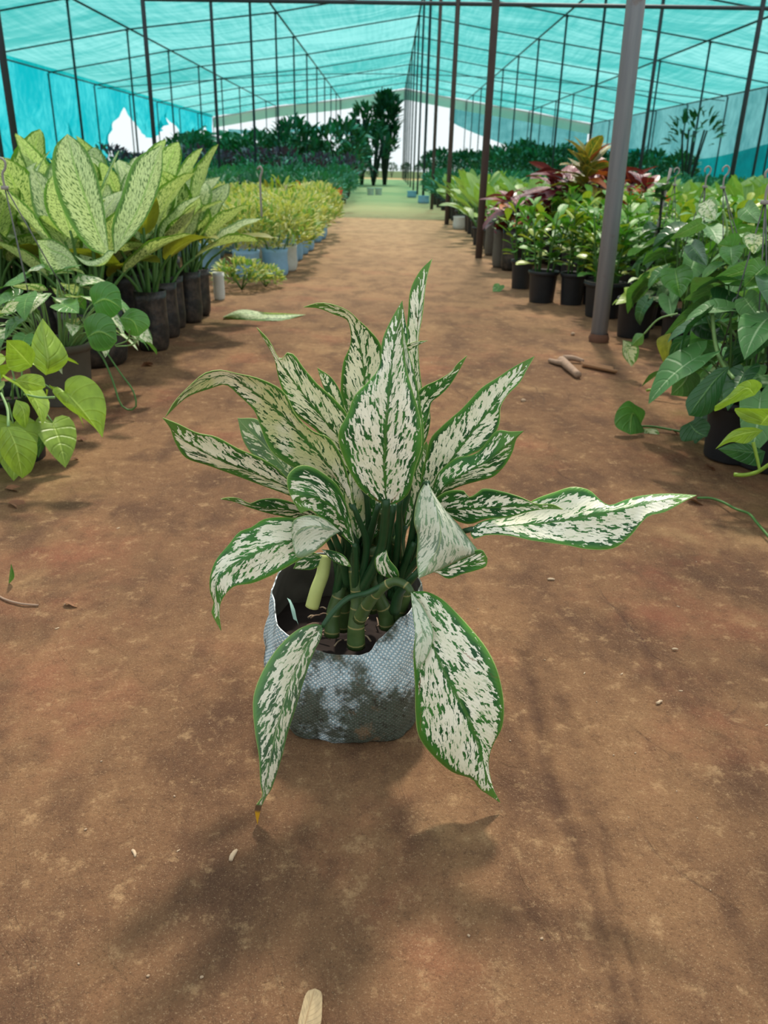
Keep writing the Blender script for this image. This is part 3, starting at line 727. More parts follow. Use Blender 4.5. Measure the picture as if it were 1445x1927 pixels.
for i, (a, c, d_) in enumerate([((706, 1130, .77), (725, 1040, .765), (742, 950, .76)), ((740, 1120, .78), (738, 1040, .78), (735, 950, .78)), ((742, 1110, .77), (768, 1050, .76), (783, 985, .755)),
                               ((672, 1100, .775), (690, 1030, .775), (712, 950, .76)), ((655, 1110, .785), (665, 1040, .785), (690, 985, .78)), ((735, 1110, .79), (755, 1040, .79), (752, 960, .79)),
                               ((640, 1110, .78), (632, 1050, .775), (615, 1010, .77)), ((655, 1100, .765), (640, 1040, .75), (625, 1000, .74)), ((748, 1110, .765), (765, 1060, .755), (780, 1020, .75))]):
    b = MB(); b.tube([hp(*a), hp(*c), hp(*d_)], [.0055, .003], 8, 14); b.build('stem', PET, hero)
YC = simple('yellow cut stem', (190, 198, 120), .5, var=.2, scale=40)
cane([(587, 1142, .765), (596, 1110, .768), (607, 1080, .775), (612, 1045, .785)], .0078, .0072, 'yellow cut stem leaning at the back left of the bag', YC)
# thick arched petiole feeding the right drooping leaf and the thin one feeding the left
b = MB(); b.tube([hp(*p) for p in [(676, 1165, .735), (690, 1140, .725), (715, 1110, .715), (742, 1094, .71), (765, 1102, .705), (775, 1118, .70)]], [.0075, .0038], 10, 24); b.build('petiole', CANE, hero)
b = MB(); b.tube([hp(*p) for p in [(748, 1095, .72), (725, 1100, .715), (690, 1116, .71), (656, 1125, .70), (628, 1150, .692), (606, 1180, .685)]], [.0034, .0026], 8, 24); b.build('petiole', PET, hero)
b = MB(); b.tube([hp(*p) for p in [(742, 1150, .75), (752, 1115, .735), (770, 1095, .72), (800, 1060, .715)]], [.0065, .003], 8, 14); b.build('petiole', PET, hero)

# woven bag: rim heights by direction; soil inside
def bagmat():
    k = NT('woven plastic sack'); u, v, _ = k.sep(k.uv('m'))
    cell = .0024
    ob = k.obj(); wq = k.math('MULTIPLY', k.math('SUBTRACT', k.noise(ob, 35, 3), .5), .006)
    a = k.math('MULTIPLY', k.math('ADD', u, wq), 1/cell); c = k.math('MULTIPLY', k.math('ADD', v, wq), 1/cell)
    sx = k.math('SINE', k.math('MULTIPLY', a, PI)); sy = k.math('SINE', k.math('MULTIPLY', c, PI))
    wv = k.math('MULTIPLY', sx, sy)
    sq = k.math('MULTIPLY', k.math('ABSOLUTE', sx), k.math('ABSOLUTE', sy))
    o = k.obj(); x, y, z = k.sep(o)
    tape = k.step(wv, -.25, .25)
    col = k.mix(tape, s2l((150, 176, 188)), s2l((236, 242, 244)))
    gap = k.step(sq, .16, .0)
    col = k.mix(k.math('MULTIPLY', gap, .75), col, s2l((58, 66, 60)))
    # mud and algae stains heavier towards the ground
    n = k.noise(o, 16, 6, .68); n2 = k.noise(o, 46, 5, .7)
    lowz = k.step(z, .125, .02)
    st = k.math('ADD', n, k.math('MULTIPLY', lowz, .19))
    st = k.math('ADD', st, k.math('MULTIPLY', k.math('SUBTRACT', n2, .5), .35))
    col = k.mix(k.math('MULTIPLY', k.step(st, .52, .66), .9), col, s2l((56, 60, 34)))
    col = k.mix(k.math('MULTIPLY', k.step(k.noise(o, 110, 4, .8), .5, .66), k.math('MULTIPLY', k.step(st, .40, .60), .8)), col, s2l((44, 40, 30)))
    col = k.mix(k.math('MULTIPLY', k.step(k.noise(o, 30, 5, .7), .56, .68), .6), col, s2l((128, 98, 70)))
    h = k.math('ADD', wv, k.math('MULTIPLY', sq, 1.5))
    return k.done(k.bsdf(col, .62, 0, .3, k.bump(h, .55, .0012)))
BAG = bagmat()
inner = simple('muddy sack lining', (84, 78, 70), .8, var=.55, scale=26)
rim_pts = [(-180, .152, .083), (-155, .135, .084), (-130, .124, .082), (-112, .121, .080), (-95, .119, .078), (-80, .117, .076), (-72, .116, .074), (-62, .130, .074), (-40, .150, .074), (-15, .160, .076), (20, .160, .076), (60, .158, .076), (95, .162, .074), (125, .166, .078), (150, .164, .082), (180, .152, .083)]
def rim(q):
    d = math.degrees(q); d = (d+180) % 360-180
    for a, c in zip(rim_pts, rim_pts[1:]):
        if a[0] <= d <= c[0]:
            s = (d-a[0])/(c[0]-a[0]); s = s*s*(3-2*s)
            return a[1]+(c[1]-a[1])*s, a[2]+(c[2]-a[2])*s
    return rim_pts[0][1:]
SEG = 120
def bagr(q, s):
    """radius at direction q, height fraction s"""
    h, rt = rim(q)
    # squared-off footprint at the ground
    cx_, sy_ = abs(math.cos(q)), abs(math.sin(q))
    foot = 1/((cx_**3.4+sy_**3.4)**(1/3.4))
    r0 = .079*foot
    rs = 1+(foot-1)*(1-s)**1.2
    prof = r0*(1-s)+rt*s*1.02+.0135*math.sin(PI*s)*rs
    prof += .008*math.exp(-((q%(2*PI)-2.9)/.7)**2)*s
    if s < .05: prof -= .005*(1-s/.05)**2
    p = V((math.cos(q)*2.2, math.sin(q)*2.2, s*1.6))
    prof += .006*mn.noise(p*1.3)+.0028*mn.noise(p*3.4)+.0016*math.sin(q*3+s*8)*s
    prof -= .0016*math.exp(-((s-.70-.08*math.sin(q*2+1))/.05)**2)      # crease round the bag
    prof += .0015*math.sin(9*s+q*5+2*math.sin(q*3))*(1-s)*s*4
    return prof
rows = []; um = []; NR = 40
for i in range(NR+1):
    s = i/NR; row = []
    for j in range(SEG+1):
        q = 2*PI*j/SEG; h, _ = rim(q); r = bagr(q, s)
        z = .001+h*s
        row.append(V((r*math.cos(q), r*math.sin(q), z))); um.append((q*.08, z))
    rows.append(row)
b = MB(); b.surf(rows, None, um)
# bottom
b.add([V((0, 0, .002))]+rows[0], [(0, j+2, j+1) for j in range(SEG)])
# inner wall, 1.2 mm in
rows2 = []; um2 = []
for i in range(16):
    s = 1-.45*i/15; row = []
    for j in range(SEG+1):
        q = 2*PI*j/SEG; h, _ = rim(q); r = bagr(q, s)-.0014-.0005*(i > 0)
        row.append(V((r*math.cos(q), r*math.sin(q), .001+h*s-(0 if i else .0004)))); um2.append((q*.08, h*s))
    rows2.append(row)
b.surf(rows2, None, um2, 1)
b.surf([rows[-1], rows2[0]], None, None, 0)
o = b.build('grow_bag', [BAG, inner], hero); o['label'] = 'dirty white woven plastic grow bag'
# torn flap of lining on the left rim
b = MB(); P = [hp(540, 1125, .80), hp(545, 1135, .79), hp(548, 1150, .785), hp(552, 1165, .78)]
b.surf([[p, p+V((.004, -.001, -.002)), p+V((.006, -.002, -.007))] for p in P], None, None); b.build('torn_flap', simple('teal lining scrap', (150, 186, 176), .6), hero)
# soil surface
rows = []
for i in range(13):
    row = []
    for j in range(49):
        q = 2*PI*j/48; r = (bagr(q, .099/rim(q)[0])-.003)*i/12
        x, y = r*math.cos(q), r*math.sin(q)
        row.append(V((x, y, .097+.008*mn.noise(V((x*28, y*28, 3)))+.004*mn.noise(V((x*90, y*90, 3))))))
    rows.append(row)
b = MB(); b.surf(rows); b.build('soil', M['soil'], hero)
for i in range(26):     # bits of husk and root on the soil
    q = RND.uniform(0, 2*PI); r = RND.uniform(.01, .065); c = V((r*math.cos(q), r*math.sin(q), .103))
    a = RND.uniform(0, PI); L = RND.uniform(.006, .018)
    b = MB(); b.tube([c-V((math.cos(a), math.sin(a), .1))*L*.5, c+V((0, 0, .002)), c+V((math.cos(a), math.sin(a), .15))*L*.5], [.0012, .0007], 5, 5)
    b.build('husk_bit', M['chip'] if i % 3 == 0 else M['bark'], hero)

# ------------------------------------------------------------------ plant kit
LM = {}
def lib(key, shape, mat, wk=1.0, fold=.25, bend=.6, n=9, h=1, wave=.06, k=3, twist=.25):
    LM[key] = [leafmesh('leaf', shape, 1.0, wk, fold, bend*(.5+.5*i), M[mat], n, h, wave, i*3+len(LM), twist*(i-1)) for i in range(k)]
lib('dieff', 'oval', 'dieff', .95, .22, .45, 12, 2)
lib('dieffp', 'oval', 'dieffpale', .85, .15, .35, 14, 2, .03)
lib('dieffo', 'oval', 'dieffold', .78, .2, .9, 12, 2)
lib('lime', 'heart', 'lime', .85, .15, .7, 12, 2)
lib('pothos', 'heart', 'pothos', .88, .12, .6, 12, 2)
lib('pothosv', 'heart', 'pothosv', .82, .15, .7, 12, 2)
lib('philo', 'arrow', 'philo', 1.05, .2, .7, 12, 2)
lib('philodk', 'arrow', 'philodk', 1.05, .2, .8, 12, 2)
lib('zz', 'obov', 'zz', .95, .2, .5)
lib('zzy', 'obov', 'zzyel', .95, .2, .4)
lib('croton', 'oval', 'croton', .85, .15, .9)
lib('crotonor', 'oval', 'crotonor', .8, .15, .8)
lib('crotonye', 'oval', 'crotonye', .75, .2, .5)
lib('bed', 'oval', 'bedgreen', .8, .2, .5)
def dirv(az, el): return V((math.cos(az)*math.cos(el), math.sin(az)*math.cos(el), math.sin(el)))
def put_leaf(root, key, base, az, el, L, R, roll=0.0, up=None):
    d = dirv(az, el)
    u = up if up is not None else (V((0, 0, 1)) if el < .9 else V((0, 0, .5))-dirv(az, 0)*1.0)
    u = V(u)+V((R.uniform(-1, 1), R.uniform(-1, 1), 0))*roll
    m = orient(base, d, u) @ Matrix.Scale(L, 4)
    me = R.choice(LM[key]) if key in LM else key
    return link('leaf', me, root, m)
def pot(root, r, h, mat, kind='pot', R=RND, z0=0.0, rim=True):
    b = MB()
    if kind == 'pot':
        pr = [(r*.80, 0), (r*.82, .004), (r*.93, h*.86), (r*.94, h*.87), (r*1.0, h*.875), (r*1.02, h*.985), (r*1.0, h), (r*.95, h*.99), (r*.91, h*.9), (r*.88, h*.80)]
        b.lathe([(0.001, .001)]+pr, 28)
    elif kind == 'bag':
        sd = R.uniform(0, 50)
        wob = lambda q, i: 1+.05*mn.noise(V((math.cos(q)*1.6, math.sin(q)*1.6, sd+i*.35)))+.03*math.sin(q*5+sd)*(i/6)
        b.lathe([(0.001, .001), (r*.86, 0), (r*.98, h*.08), (r*1.04, h*.28), (r*1.0, h*.5), (r*.98, h*.7), (r*.99, h*.86), (r*1.03, h), (r*.98, h*.985), (r*.94, h*.85), (r*.92, h*.74)], 20, wob=wob)
    o = b.build('pot' if kind == 'pot' else 'grow_bag', mat, root); o.location = (0, 0, z0)
    if rim and kind == 'pot':
        c = MB(); c.lathe([(r*1.02, h*.90), (r*1.055, h*.93), (r*1.055, h*.985), (r*1.02, h*1.005), (r*.985, h*1.0)], 28)
        o2 = c.build('rim', mat, root); o2.location = (0, 0, z0)
    s = MB(); s.lathe([(.001, h*.80+.006), (r*.5, h*.80+.004), (r*.90, h*.80)], 20); s.build('soil', M['soil'], root).location = (0, 0, z0)
    return o
def stems_part(root, polys, mat, r=.003, name='petiole', one=True):
    """every stem its own part, or all joined when they are too thin to tell apart"""
    if one:
        b = MB()
        for P in polys: b.tube(P, [r*1.2, r*.7], 5, 6)
        o = b.build(name, mat, root); o['kind'] = 'stuff'; return o
    for P in polys:
        b = MB(); b.tube(P, [r*1.2, r*.7], 6, 9); b.build(name, mat, root)

# --- dumb cane in a black poly bag
def dieffenbachia(label, seed, group=None, nl=9, H=.34, L=.24, r=.055, bh=.2, keys=('dieff',), cat='plant', pk='bag', mat='poly', near=False, name='potted_dieffenbachia'):
    R = random.Random(seed); t = thing(name, (0, 0, 0), label, cat, group)
    pot(t, r, bh, M[mat], pk, R)
    st = []
    for i in range(nl):
        az = i*2.4+R.uniform(-.4, .4); q = i/nl
        rad = r*.35
        b0 = V((rad*math.cos(az), rad*math.sin(az), bh*.8))
        z = bh*.8+H*(.45+.55*(1-q))*R.uniform(.85, 1.1)
        out = .02+.10*q+R.uniform(0, .03)
        b1 = V((out*math.cos(az), out*math.sin(az), z))
        el = 1.30-.75*q+R.uniform(-.12, .12)
        st.append([b0, b0.lerp(b1, .5)+V((0, 0, .02)), b1, b1+dirv(az, el)*.03])
        put_leaf(t, R.choice(keys), b1, az, el, L*R.uniform(.8, 1.1), R, .25)
    stems_part(t, st, M['stem'], .006, 'stem', not near)
    reg(t); return t
# --- trailing heart leaf vine in a pot, with a wire hanger where the photo shows one
def pothos(loc, label, seed, keys, nl=22, r=.075, h=.14, spread=.16, L=.085, rise=.10, hook=None, potmat='pot', near=True, lo=-.06, name='potted_pothos', shape_up=.35, vm='stemlt'):
    R = random.Random(seed); t = thing(name, loc, label, 'plant')
    pot(t, r, h, M[potmat], 'pot', R); st = []
    for i in range(nl):
        az = i*2.4+R.uniform(-.5, .5); q = math.sqrt((i+.5)/nl)
        rad = spread*q; z = h+rise*(1-q*q)+R.uniform(-.02, .05)+lo*q*q
        b1 = V((rad*math.cos(az), rad*math.sin(az), max(.03, z)))
        b0 = V((r*.5*math.cos(az), r*.5*math.sin(az), h*.85))
        st.append([b0, b0.lerp(b1, .5)+V((0, 0, .03)), b1])
        el = shape_up-1.0*q+R.uniform(-.3, .3)
        put_leaf(t, R.choice(keys), b1, az+R.uniform(-.6, .6), el, L*R.uniform(.75, 1.2), R, .35)
    stems_part(t, st, M[vm], .0022, 'petiole', not near)
    if hook:
        hk = V(hook)-V(loc)
        for a in (0, 2.1, 4.2):
            b = MB(); b.tube([V((r*math.cos(a+.4), r*math.sin(a+.4), h)), hk+V((0, 0, -.03))], .0016, 5); b.build('hanger_wire', M['wire'], t)
        b = MB(); b.tube([hk+V((0, 0, -.035)), hk+V((0, 0, -.005)), hk+V((.008, 0, .006)), hk+V((.010, 0, .020)), hk+V((0, 0, .028)), hk+V((-.010, 0, .020)), hk+V((-.009, 0, .010))], .0028, 7, 26)
        b.tube([hk+V((0, 0, -.040)), hk+V((0, 0, -.032))], .009, 8); b.build('hook', M['hook'], t)
    return t
def px_leaf(root, Mp, L, R, mat, dL=0, dR=0, bulge=.06, wave=.02, seed=0, label=None, fold=0):
    o0 = root.location
    f = lambda P, d: [at(p[0], p[1], Mp[0][2]+(Mp[-1][2]-Mp[0][2])*i/(len(P)-1)+d*math.sin(PI*i/(len(P)-1)))-o0 for i, p in enumerate(P)]
    Ms = [at(*p)-o0 for p in Mp]
    b = rails(Ms, f(L, dL), f(R, dR), 22, 4, bulge, wave, seed); o = b.build('leaf', M[mat], root)
    if label: o['label'] = label
    return o
def px_vine(root, P, r=.003, mat='stemlt', name='vine'):
    b = MB(); b.tube([at(*p)-root.location for p in P], [r, r*.8], 8, 30); return b.build(name, M[mat], root)

# ------------------------------------------------------------------ left bank, nearest the camera
lp = pothos((-.80, 1.62, 0), 'lime green heart-leaved pothos in a black pot at the left edge of the photo', 3, ('lime',), 14, .08, .15, .13, .10, .06)
px_leaf(lp, [(122, 737, 1.50), (140, 755, 1.48), (165, 785, 1.46), (193, 824, 1.46)], [(122, 737), (108, 728), (98, 735), (110, 752), (134, 773), (159, 789), (181, 808), (193, 824)],
        [(122, 737), (124, 715), (150, 706), (175, 716), (192, 738), (200, 767), (197, 798), (193, 824)], 'lime', .01, .01, label='large lime heart leaf with a brown tip')
px_leaf(lp, [(14, 803, 1.42), (30, 840, 1.40), (42, 900, 1.40)], [(14, 803), (2, 806), (2, 853), (22, 884), (42, 900)], [(14, 803), (36, 804), (66, 828), (70, 850), (60, 885), (42, 900)], 'lime', .01, .0, label='lime leaf hanging lowest at the left edge')
px_leaf(lp, [(86, 706, 1.52), (90, 680, 1.50), (84, 640, 1.52), (80, 599, 1.55)], [(86, 706), (66, 688), (58, 658), (67, 623), (80, 599)], [(86, 706), (112, 696), (128, 676), (120, 652), (104, 630), (80, 599)], 'lime', .01, .01, label='pale lime leaf standing upright')
px_leaf(lp, [(60, 690, 1.50), (40, 668, 1.48), (12, 640, 1.46)], [(60, 690), (36, 700), (14, 690), (12, 640)], [(60, 690), (66, 664), (44, 642), (12, 640)], 'lime')
px_leaf(lp, [(28, 716, 1.46), (55, 720, 1.45), (86, 728, 1.44)], [(28, 716), (50, 734), (74, 734), (86, 728)], [(28, 716), (48, 704), (80, 708), (86, 728)], 'lime')
px_leaf(lp, [(30, 752, 1.45), (44, 772, 1.44), (48, 806, 1.44)], [(30, 752), (24, 780), (38, 800), (48, 806)], [(30, 752), (54, 762), (54, 790), (48, 806)], 'lime')
px_leaf(lp, [(74, 805, 1.56), (78, 830, 1.56), (72, 862, 1.56)], [(74, 805), (64, 830), (72, 862)], [(74, 805), (88, 826), (72, 862)], 'pothos')
px_vine(lp, [(103, 748, 1.52), (75, 748, 1.52), (45, 742, 1.52)], .0028); px_vine(lp, [(16, 803, 1.42), (14, 770, 1.46), (2, 740, 1.5)], .0028)
px_leaf(lp, [(0, 588, 1.40), (18, 578, 1.40), (36, 568, 1.40)], [(0, 588), (18, 566), (36, 568)], [(0, 588), (22, 590), (36, 568)], 'pothosv')
gp = pothos((-.86, 2.08, 0), 'marbled green and white pothos in a grey-rimmed pot behind the lime pothos', 5, ('pothosv', 'pothosv', 'pothos'), 70, .085, .16, .22, .07, .14, potmat='potgrey', hook=at(4, 322, 2.0), lo=-.02)
for (x, y, rr, Y, mt, lab) in [(199, 563, 34, 1.92, 'pothos', 'round green leaf with a brown scar'), (189, 624, 35, 1.88, 'pothos', 'round green leaf lowest on the pot side')]:
    px_leaf(gp, [(x-rr*.7, y+rr*.3, Y), (x, y, Y-.02), (x+rr*.9, y+rr*.5, Y-.02)], [(x-rr*.7, y+rr*.3), (x-rr*.4, y+rr*.95), (x+rr*.4, y+rr), (x+rr*.9, y+rr*.5)],
            [(x-rr*.7, y+rr*.3), (x-rr*.9, y-rr*.5), (x-rr*.1, y-rr), (x+rr*.7, y-rr*.6), (x+rr*.9, y+rr*.5)], mt, label=lab)
px_leaf(gp, [(226, 598, 1.95), (250, 604, 1.93), (262, 632, 1.93)], [(226, 598), (236, 622), (250, 632), (262, 632)], [(226, 598), (246, 580), (274, 590), (282, 612), (262, 632)], 'pothos', label='dark green leaf sticking out furthest over the path side')
for dd, st in ((0, 0), (8, .02)):
    px_vine(gp, [(176+dd, 650, 1.98), (195+dd, 676, 1.97), (212, 716, 1.95), (228, 762, 1.93), (244, 772, 1.93), (256, 764, 1.93), (250, 735, 1.94), (228+dd, 704, 1.95), (205, 670, 1.97), (196, 655, 1.98)], .0026, 'stem') if dd == 0 else None
px_vine(gp, [(262, 632, 1.93), (250, 648, 1.93), (218, 652, 1.95)], .002); px_vine(gp, [(244, 620, 1.93), (240, 640, 1.95), (216, 650, 1.96)], .002)
gq = pothos((-1.22, 1.95, 0), 'marbled pothos in a dark pot left of the grey-rimmed pot', 15, ('pothosv', 'pothos'), 34, .08, .16, .2, .07, .16, lo=0)
# big round bag with the nearest dumb cane
bigd = dieffenbachia('dumb cane in the widest black bag, nearest of the dumb canes', 21, None, 10, .25, .25, .10, .17, ('dieff', 'dieffp'), near=True)
bigd.location = (-.93, 2.52, 0)
px_leaf(bigd, [(205, 480, 2.25), (185, 440, 2.25), (160, 370, 2.24), (140, 310, 2.24), (127, 252, 2.26)],
        [(205, 480), (170, 470), (135, 425), (108, 370), (98, 310), (103, 275), (127, 252)], [(205, 480), (200, 420), (190, 360), (176, 310), (155, 272), (127, 252)], 'dieffpale', .03, .02, label='broad pale green leaf with dark specks, standing tallest')
px_leaf(bigd, [(150, 505, 2.2), (120, 480, 2.2), (95, 470, 2.2), (70, 452, 2.2)], [(150, 505), (110, 515), (80, 500), (70, 452)], [(150, 505), (130, 470), (100, 450), (70, 452)], 'dieffpale', label='whitish leaf bent over low')
px_leaf(bigd, [(216, 478, 2.3), (235, 440, 2.32), (262, 390, 2.33), (305, 272, 2.36)], [(216, 478), (210, 430), (228, 370), (255, 300), (305, 272)], [(216, 478), (262, 430), (290, 380), (306, 320), (305, 272)], 'dieffpale', .02, .02, label='long pale leaf leaning right')
px_leaf(bigd, [(140, 480, 2.2), (165, 500, 2.18), (195, 495, 2.18), (216, 474, 2.18)], [(140, 480), (160, 498), (195, 499), (216, 474)], [(140, 480), (165, 490), (190, 484), (205, 470), (216, 474)], 'dieffpale')
protoD = [dieffenbachia('dumb cane with speckled leaves in a black poly bag', 31+i, 'dumb canes in black bags left of the path', 8+i % 2, .235, .255, .052, .20, ('dieff', 'dieff', 'dieffp') if i else ('dieff', 'dieffo', 'dieff')) for i in range(4)]
front = [(-.800, 2.74), (-.815, 2.96), (-.835, 3.14), (-.80, 3.28), (-.80, 3.45)]
wordD = ['first black poly bag with a dumb cane, behind the widest bag', 'second black poly bag with a dumb cane along the path', 'third black poly bag with a dumb cane along the path',
         'fourth black poly bag with a dumb cane along the path', 'last black poly bag with a dumb cane, beside the small white bag']
for i, (x, y) in enumerate(front):
    if i < 4:
        protoD[i].location = (x, y, 0); protoD[i]['label'] = wordD[i]; del protoD[i]['group']
        o = protoD[i]
    else: o = dup(protoD[0], (x, y, 0), 2.1, .95, wordD[i])
i = 0
for r_ in range(7):
    for c_ in range(6):
        x = -.99-.17*c_+RND.uniform(-.02, .02); y = 2.72+.17*r_+.05*(c_ % 2)
        if c_ >= 3 and r_ > 5: continue
        dup(protoD[i % 4], (x, y, 0), RND.uniform(0, 6.28), RND.uniform(.92, 1.06), 'dumb cane with speckled leaves crowded in the block behind the front bags', 'dumb canes in black bags left of the path'); i += 1
px_t = thing('small_white_bag', gr(411, 566)+V((0, .03, 0)), 'small upright white bag at the end of the row of black bags', 'bag')
pot(px_t, .026, .125, M['whitebag'], 'bag')
o = None
# fallen leaf on the path
fl = thing('fallen_leaf', gr(495, 598), 'long pale green fallen leaf curled on the path beside the black bags', 'leaf')
f_ = lambda x, y, z: gr(x, y, z)-fl.location
b = rails([f_(420, 598, .006), f_(455, 590, .022), f_(500, 592, .012), f_(576, 592, .004)], [f_(420, 598, .0), f_(460, 602, .0), f_(520, 604, .001), f_(576, 592, .004)], [f_(420, 598, .0), f_(450, 584, .020), f_(505, 588, .022), f_(576, 592, .004)], 20, 3, .1, .03)
b.build('blade', M['dieffpale'], fl)

# ------------------------------------------------------------------ variegated shrubs in blue and white bags
def shrub(name, label, seed, group, R0=.17, H=.30, z0=.12, leaflet=.035, n=260, mats=('scheff',), bag=None, br=.075, bh=.15, shape='oval', wk=.7, gap=1.0, cat='plant', extra=None, key='foliage', trunk=None):
    R = random.Random(seed); t = thing(name, (0, 0, 0), label, cat, group)
    if bag: pot(t, br, bh, M[bag], 'bag' if 'bag' in bag or bag == 'poly' else 'pot', R, rim=False)
    hf = HALF[shape]; per = max(1, n//len(mats))
    for mi, mt in enumerate(mats):
        b = MB()
        for i in range(per):
            az = R.uniform(0, 2*PI); cz = R.uniform(-.5, 1); rr = R.uniform(.55, 1)**.5
            c = V((math.cos(az)*math.sqrt(1-cz*cz)*R0*rr, math.sin(az)*math.sqrt(1-cz*cz)*R0*rr, z0+H*.45+cz*H*.55*rr))
            d = (c-V((0, 0, z0))).normalized()+V((R.uniform(-1, 1), R.uniform(-1, 1), R.uniform(-.6, .8)))*.8
            m = orient(c, d, V((R.uniform(-.5, .5), R.uniform(-.5, .5), 1))); L = leaflet*R.uniform(.7, 1.3)
            w_ = .28*wk
            P = [V((0, 0, 0)), V((-w_*.8, .35, .04)), V((0, .45, -.03)), V((w_*.8, .35, .04)), V((-w_*.7, .72, 0)), V((0, .75, -.06)), V((w_*.7, .72, 0)), V((0, 1, -.16))]
            b.add([m @ (p*L) for p in P], [(0, 2, 1), (0, 3, 2), (1, 2, 5, 4), (2, 3, 6, 5), (4, 5, 7), (5, 6, 7)], [(.5, 0), (.1, .35), (.5, .45), (.9, .35), (.15, .72), (.5, .75), (.85, .72), (.5, 1)])
        o = b.build(key, M[mt], t); o['kind'] = 'stuff'
    b = MB()
    for i in range(5):
        az = i*1.3; b.tube([V((0, 0, 0)), V((math.cos(az)*R0*.5, math.sin(az)*R0*.5, z0+H*.6))], .004 if not trunk else trunk, 5)
    o = b.build('stem', M['stem'] if not trunk else M['trunk'], t); o['kind'] = 'stuff'
    reg(t); return t
G = 'variegated umbrella shrubs left of the path'
pS = [shrub('variegated_umbrella_shrub', 'yellow and green variegated shrub in a blue woven bag', 51+i, G, .20, .29, .10, .048, 480, ('scheff', 'scheff', 'bedgreen'), 'bluebag' if i != 2 else 'whitebag') for i in range(3)]
sp = [(-.80, 4.68, 'blue bagged variegated shrub nearest the black bags'), (-.655, 4.82, 'variegated shrub in the pale blue bag standing foremost'), (-.63, 5.05, 'variegated shrub in a dirty white bag beside the pale blue bag')]
for (x, y, lb), p in zip(sp, pS): p.location = (x, y, 0); p['label'] = lb; del p['group']
n_ = 0
for r_ in range(9):
    for c_ in range(9):
        x = -.66-.26*c_+RND.uniform(-.04, .04); y = 5.32+.34*r_+RND.uniform(-.04, .04)
        if c_ == 0 and r_ < 0: continue
        dup(pS[(n_*2) % 3], (x-.0, y, 0), RND.uniform(0, 6.28), RND.uniform(.9, 1.12), 'variegated yellow green shrub in a bag, one of the dense block left of the path' if c_ else 'variegated shrub on the path edge, '+ORD[r_]+' beyond the dirty white bag', G); n_ += 1
for c_ in range(1, 8):
    dup(pS[c_ % 3], (-.8-.26*c_, 4.75+.1*(c_ % 2), 0), c_*1.3, 1.05, 'variegated shrub in the front line of the block, behind the black bags', 'front line of variegated shrubs')
lo_ = shrub('low_variegated_plant', 'low yellow edged plant spilling on the earth in front of the blue bags', 61, None, .13, .13, .01, .045, 260, ('scheff', 'bedgreen'), None)
lo_.location = gr(455, 545); 
lo2 = dup(lo_, gr(500, 540), 1.9, .7, 'small low yellow edged plant right of the larger one')
hk = thing('hanger_hook', at(491, 372, 4.6), 'pale plastic hanger hook sticking up from the variegated shrubs', 'hook')
b = MB(); b.tube([(0, 0, -.10), (0, 0, .10), (.012, 0, .135), (0, 0, .155), (-.014, 0, .14)], .006, 7, 24); b.build('hook', M['hook'], hk)
for i, (x, y, Y, mt, lb) in enumerate([(571, 372, 8.6, ('red', 'bedgreen'), 'orange red bract plant at the far end of the variegated block'), (618, 378, 8.9, ('red', 'bedgreen', 'red'), 'red bract plant at the path edge, far left'),
                                    (522, 372, 6.5, ('crotonye', 'zzyel'), 'bright yellow plant rising from the variegated block'), (600, 372, 9.3, ('zzyel', 'bedgreen'), 'fresh yellow green plant between two red ones')]):
    p = at(x, y, Y); q = shrub('bract_plant', lb, 71+i, None, .13, .24, max(.1, p.z-.12), .09, 46, mt, None); q.location = (p.x, p.y, 0)
# ------------------------------------------------------------------ beds further down the left
GB = [shrub('bedding_plant', 'blue green leafy plant in the long bed', 81+i, None, .26, .34, .14, .10, 150, ('bluegreen',), 'pot', .09, .14) for i in range(3)]
GP = shrub('purple_foliage_plant', 'purple leaved plant in the band behind the blue green bed', 91, None, .34, .42, .30, .14, 110, ('purple', 'purple', 'bluegreen'), 'pot', .1, .14)
GF = [shrub('leafy_bush', 'tall dark green bush in the far left planting', 95+i, None, .62, 1.0, .5, .26, 230, ('fargreen', 'bluegreen', 'fargreen'), None, trunk=.02) for i in range(2)]
n_ = 0
for r_ in range(13):
    y = 9.3+.62*r_
    for c_ in range(int(6+r_*.55)):
        x = -.85-.52*c_+RND.uniform(-.08, .08)
        L_ = 'blue green leafy plant in the long bed' if c_ else 'blue green plant on the left path edge, '+ORD[r_]+' beyond the variegated shrubs'; s_ = RND.uniform(.85, 1.15)
        if n_ < 3: GB[n_].location = (x, y, 0); GB[n_]['group'] = 'long bed of blue green plants'
        else: dup(GB[n_ % 3], (x, y+RND.uniform(-.1, .1), 0), RND.uniform(0, 6.28), s_, L_, 'long bed of blue green plants')
        n_ += 1
first = True
for r_ in range(4):
    for c_ in range(15):
        x = -1.0-.62*c_+RND.uniform(-.1, .1); y = 17.6+.7*r_
        if x < -.33*y: continue
        if first: GP.location = (x, y, 0); GP['group'] = 'band of purple leaved plants'; first = False
        else: dup(GP, (x, y, 0), RND.uniform(0, 6.28), RND.uniform(.9, 1.2), 'purple leaved plant in the band behind the blue green bed', 'band of purple leaved plants')
n_ = 0
for r_ in range(6):
    for c_ in range(13):
        x = -1.2-.95*c_*(1+.06*r_)+RND.uniform(-.2, .2); y = 21+1.9*r_+RND.uniform(-.3, .3)
        s_ = RND.uniform(.6, .88)
        if x < -.245*y: continue
        if n_ < 2: GF[n_].location = (x, y, 0); GF[n_]['group'] = 'far left planting of tall bushes'
        else: dup(GF[n_ % 2], (x, y, 0), RND.uniform(0, 6.28), s_, 'tall dark green bush in the far left planting', 'far left planting of tall bushes')
        n_ += 1
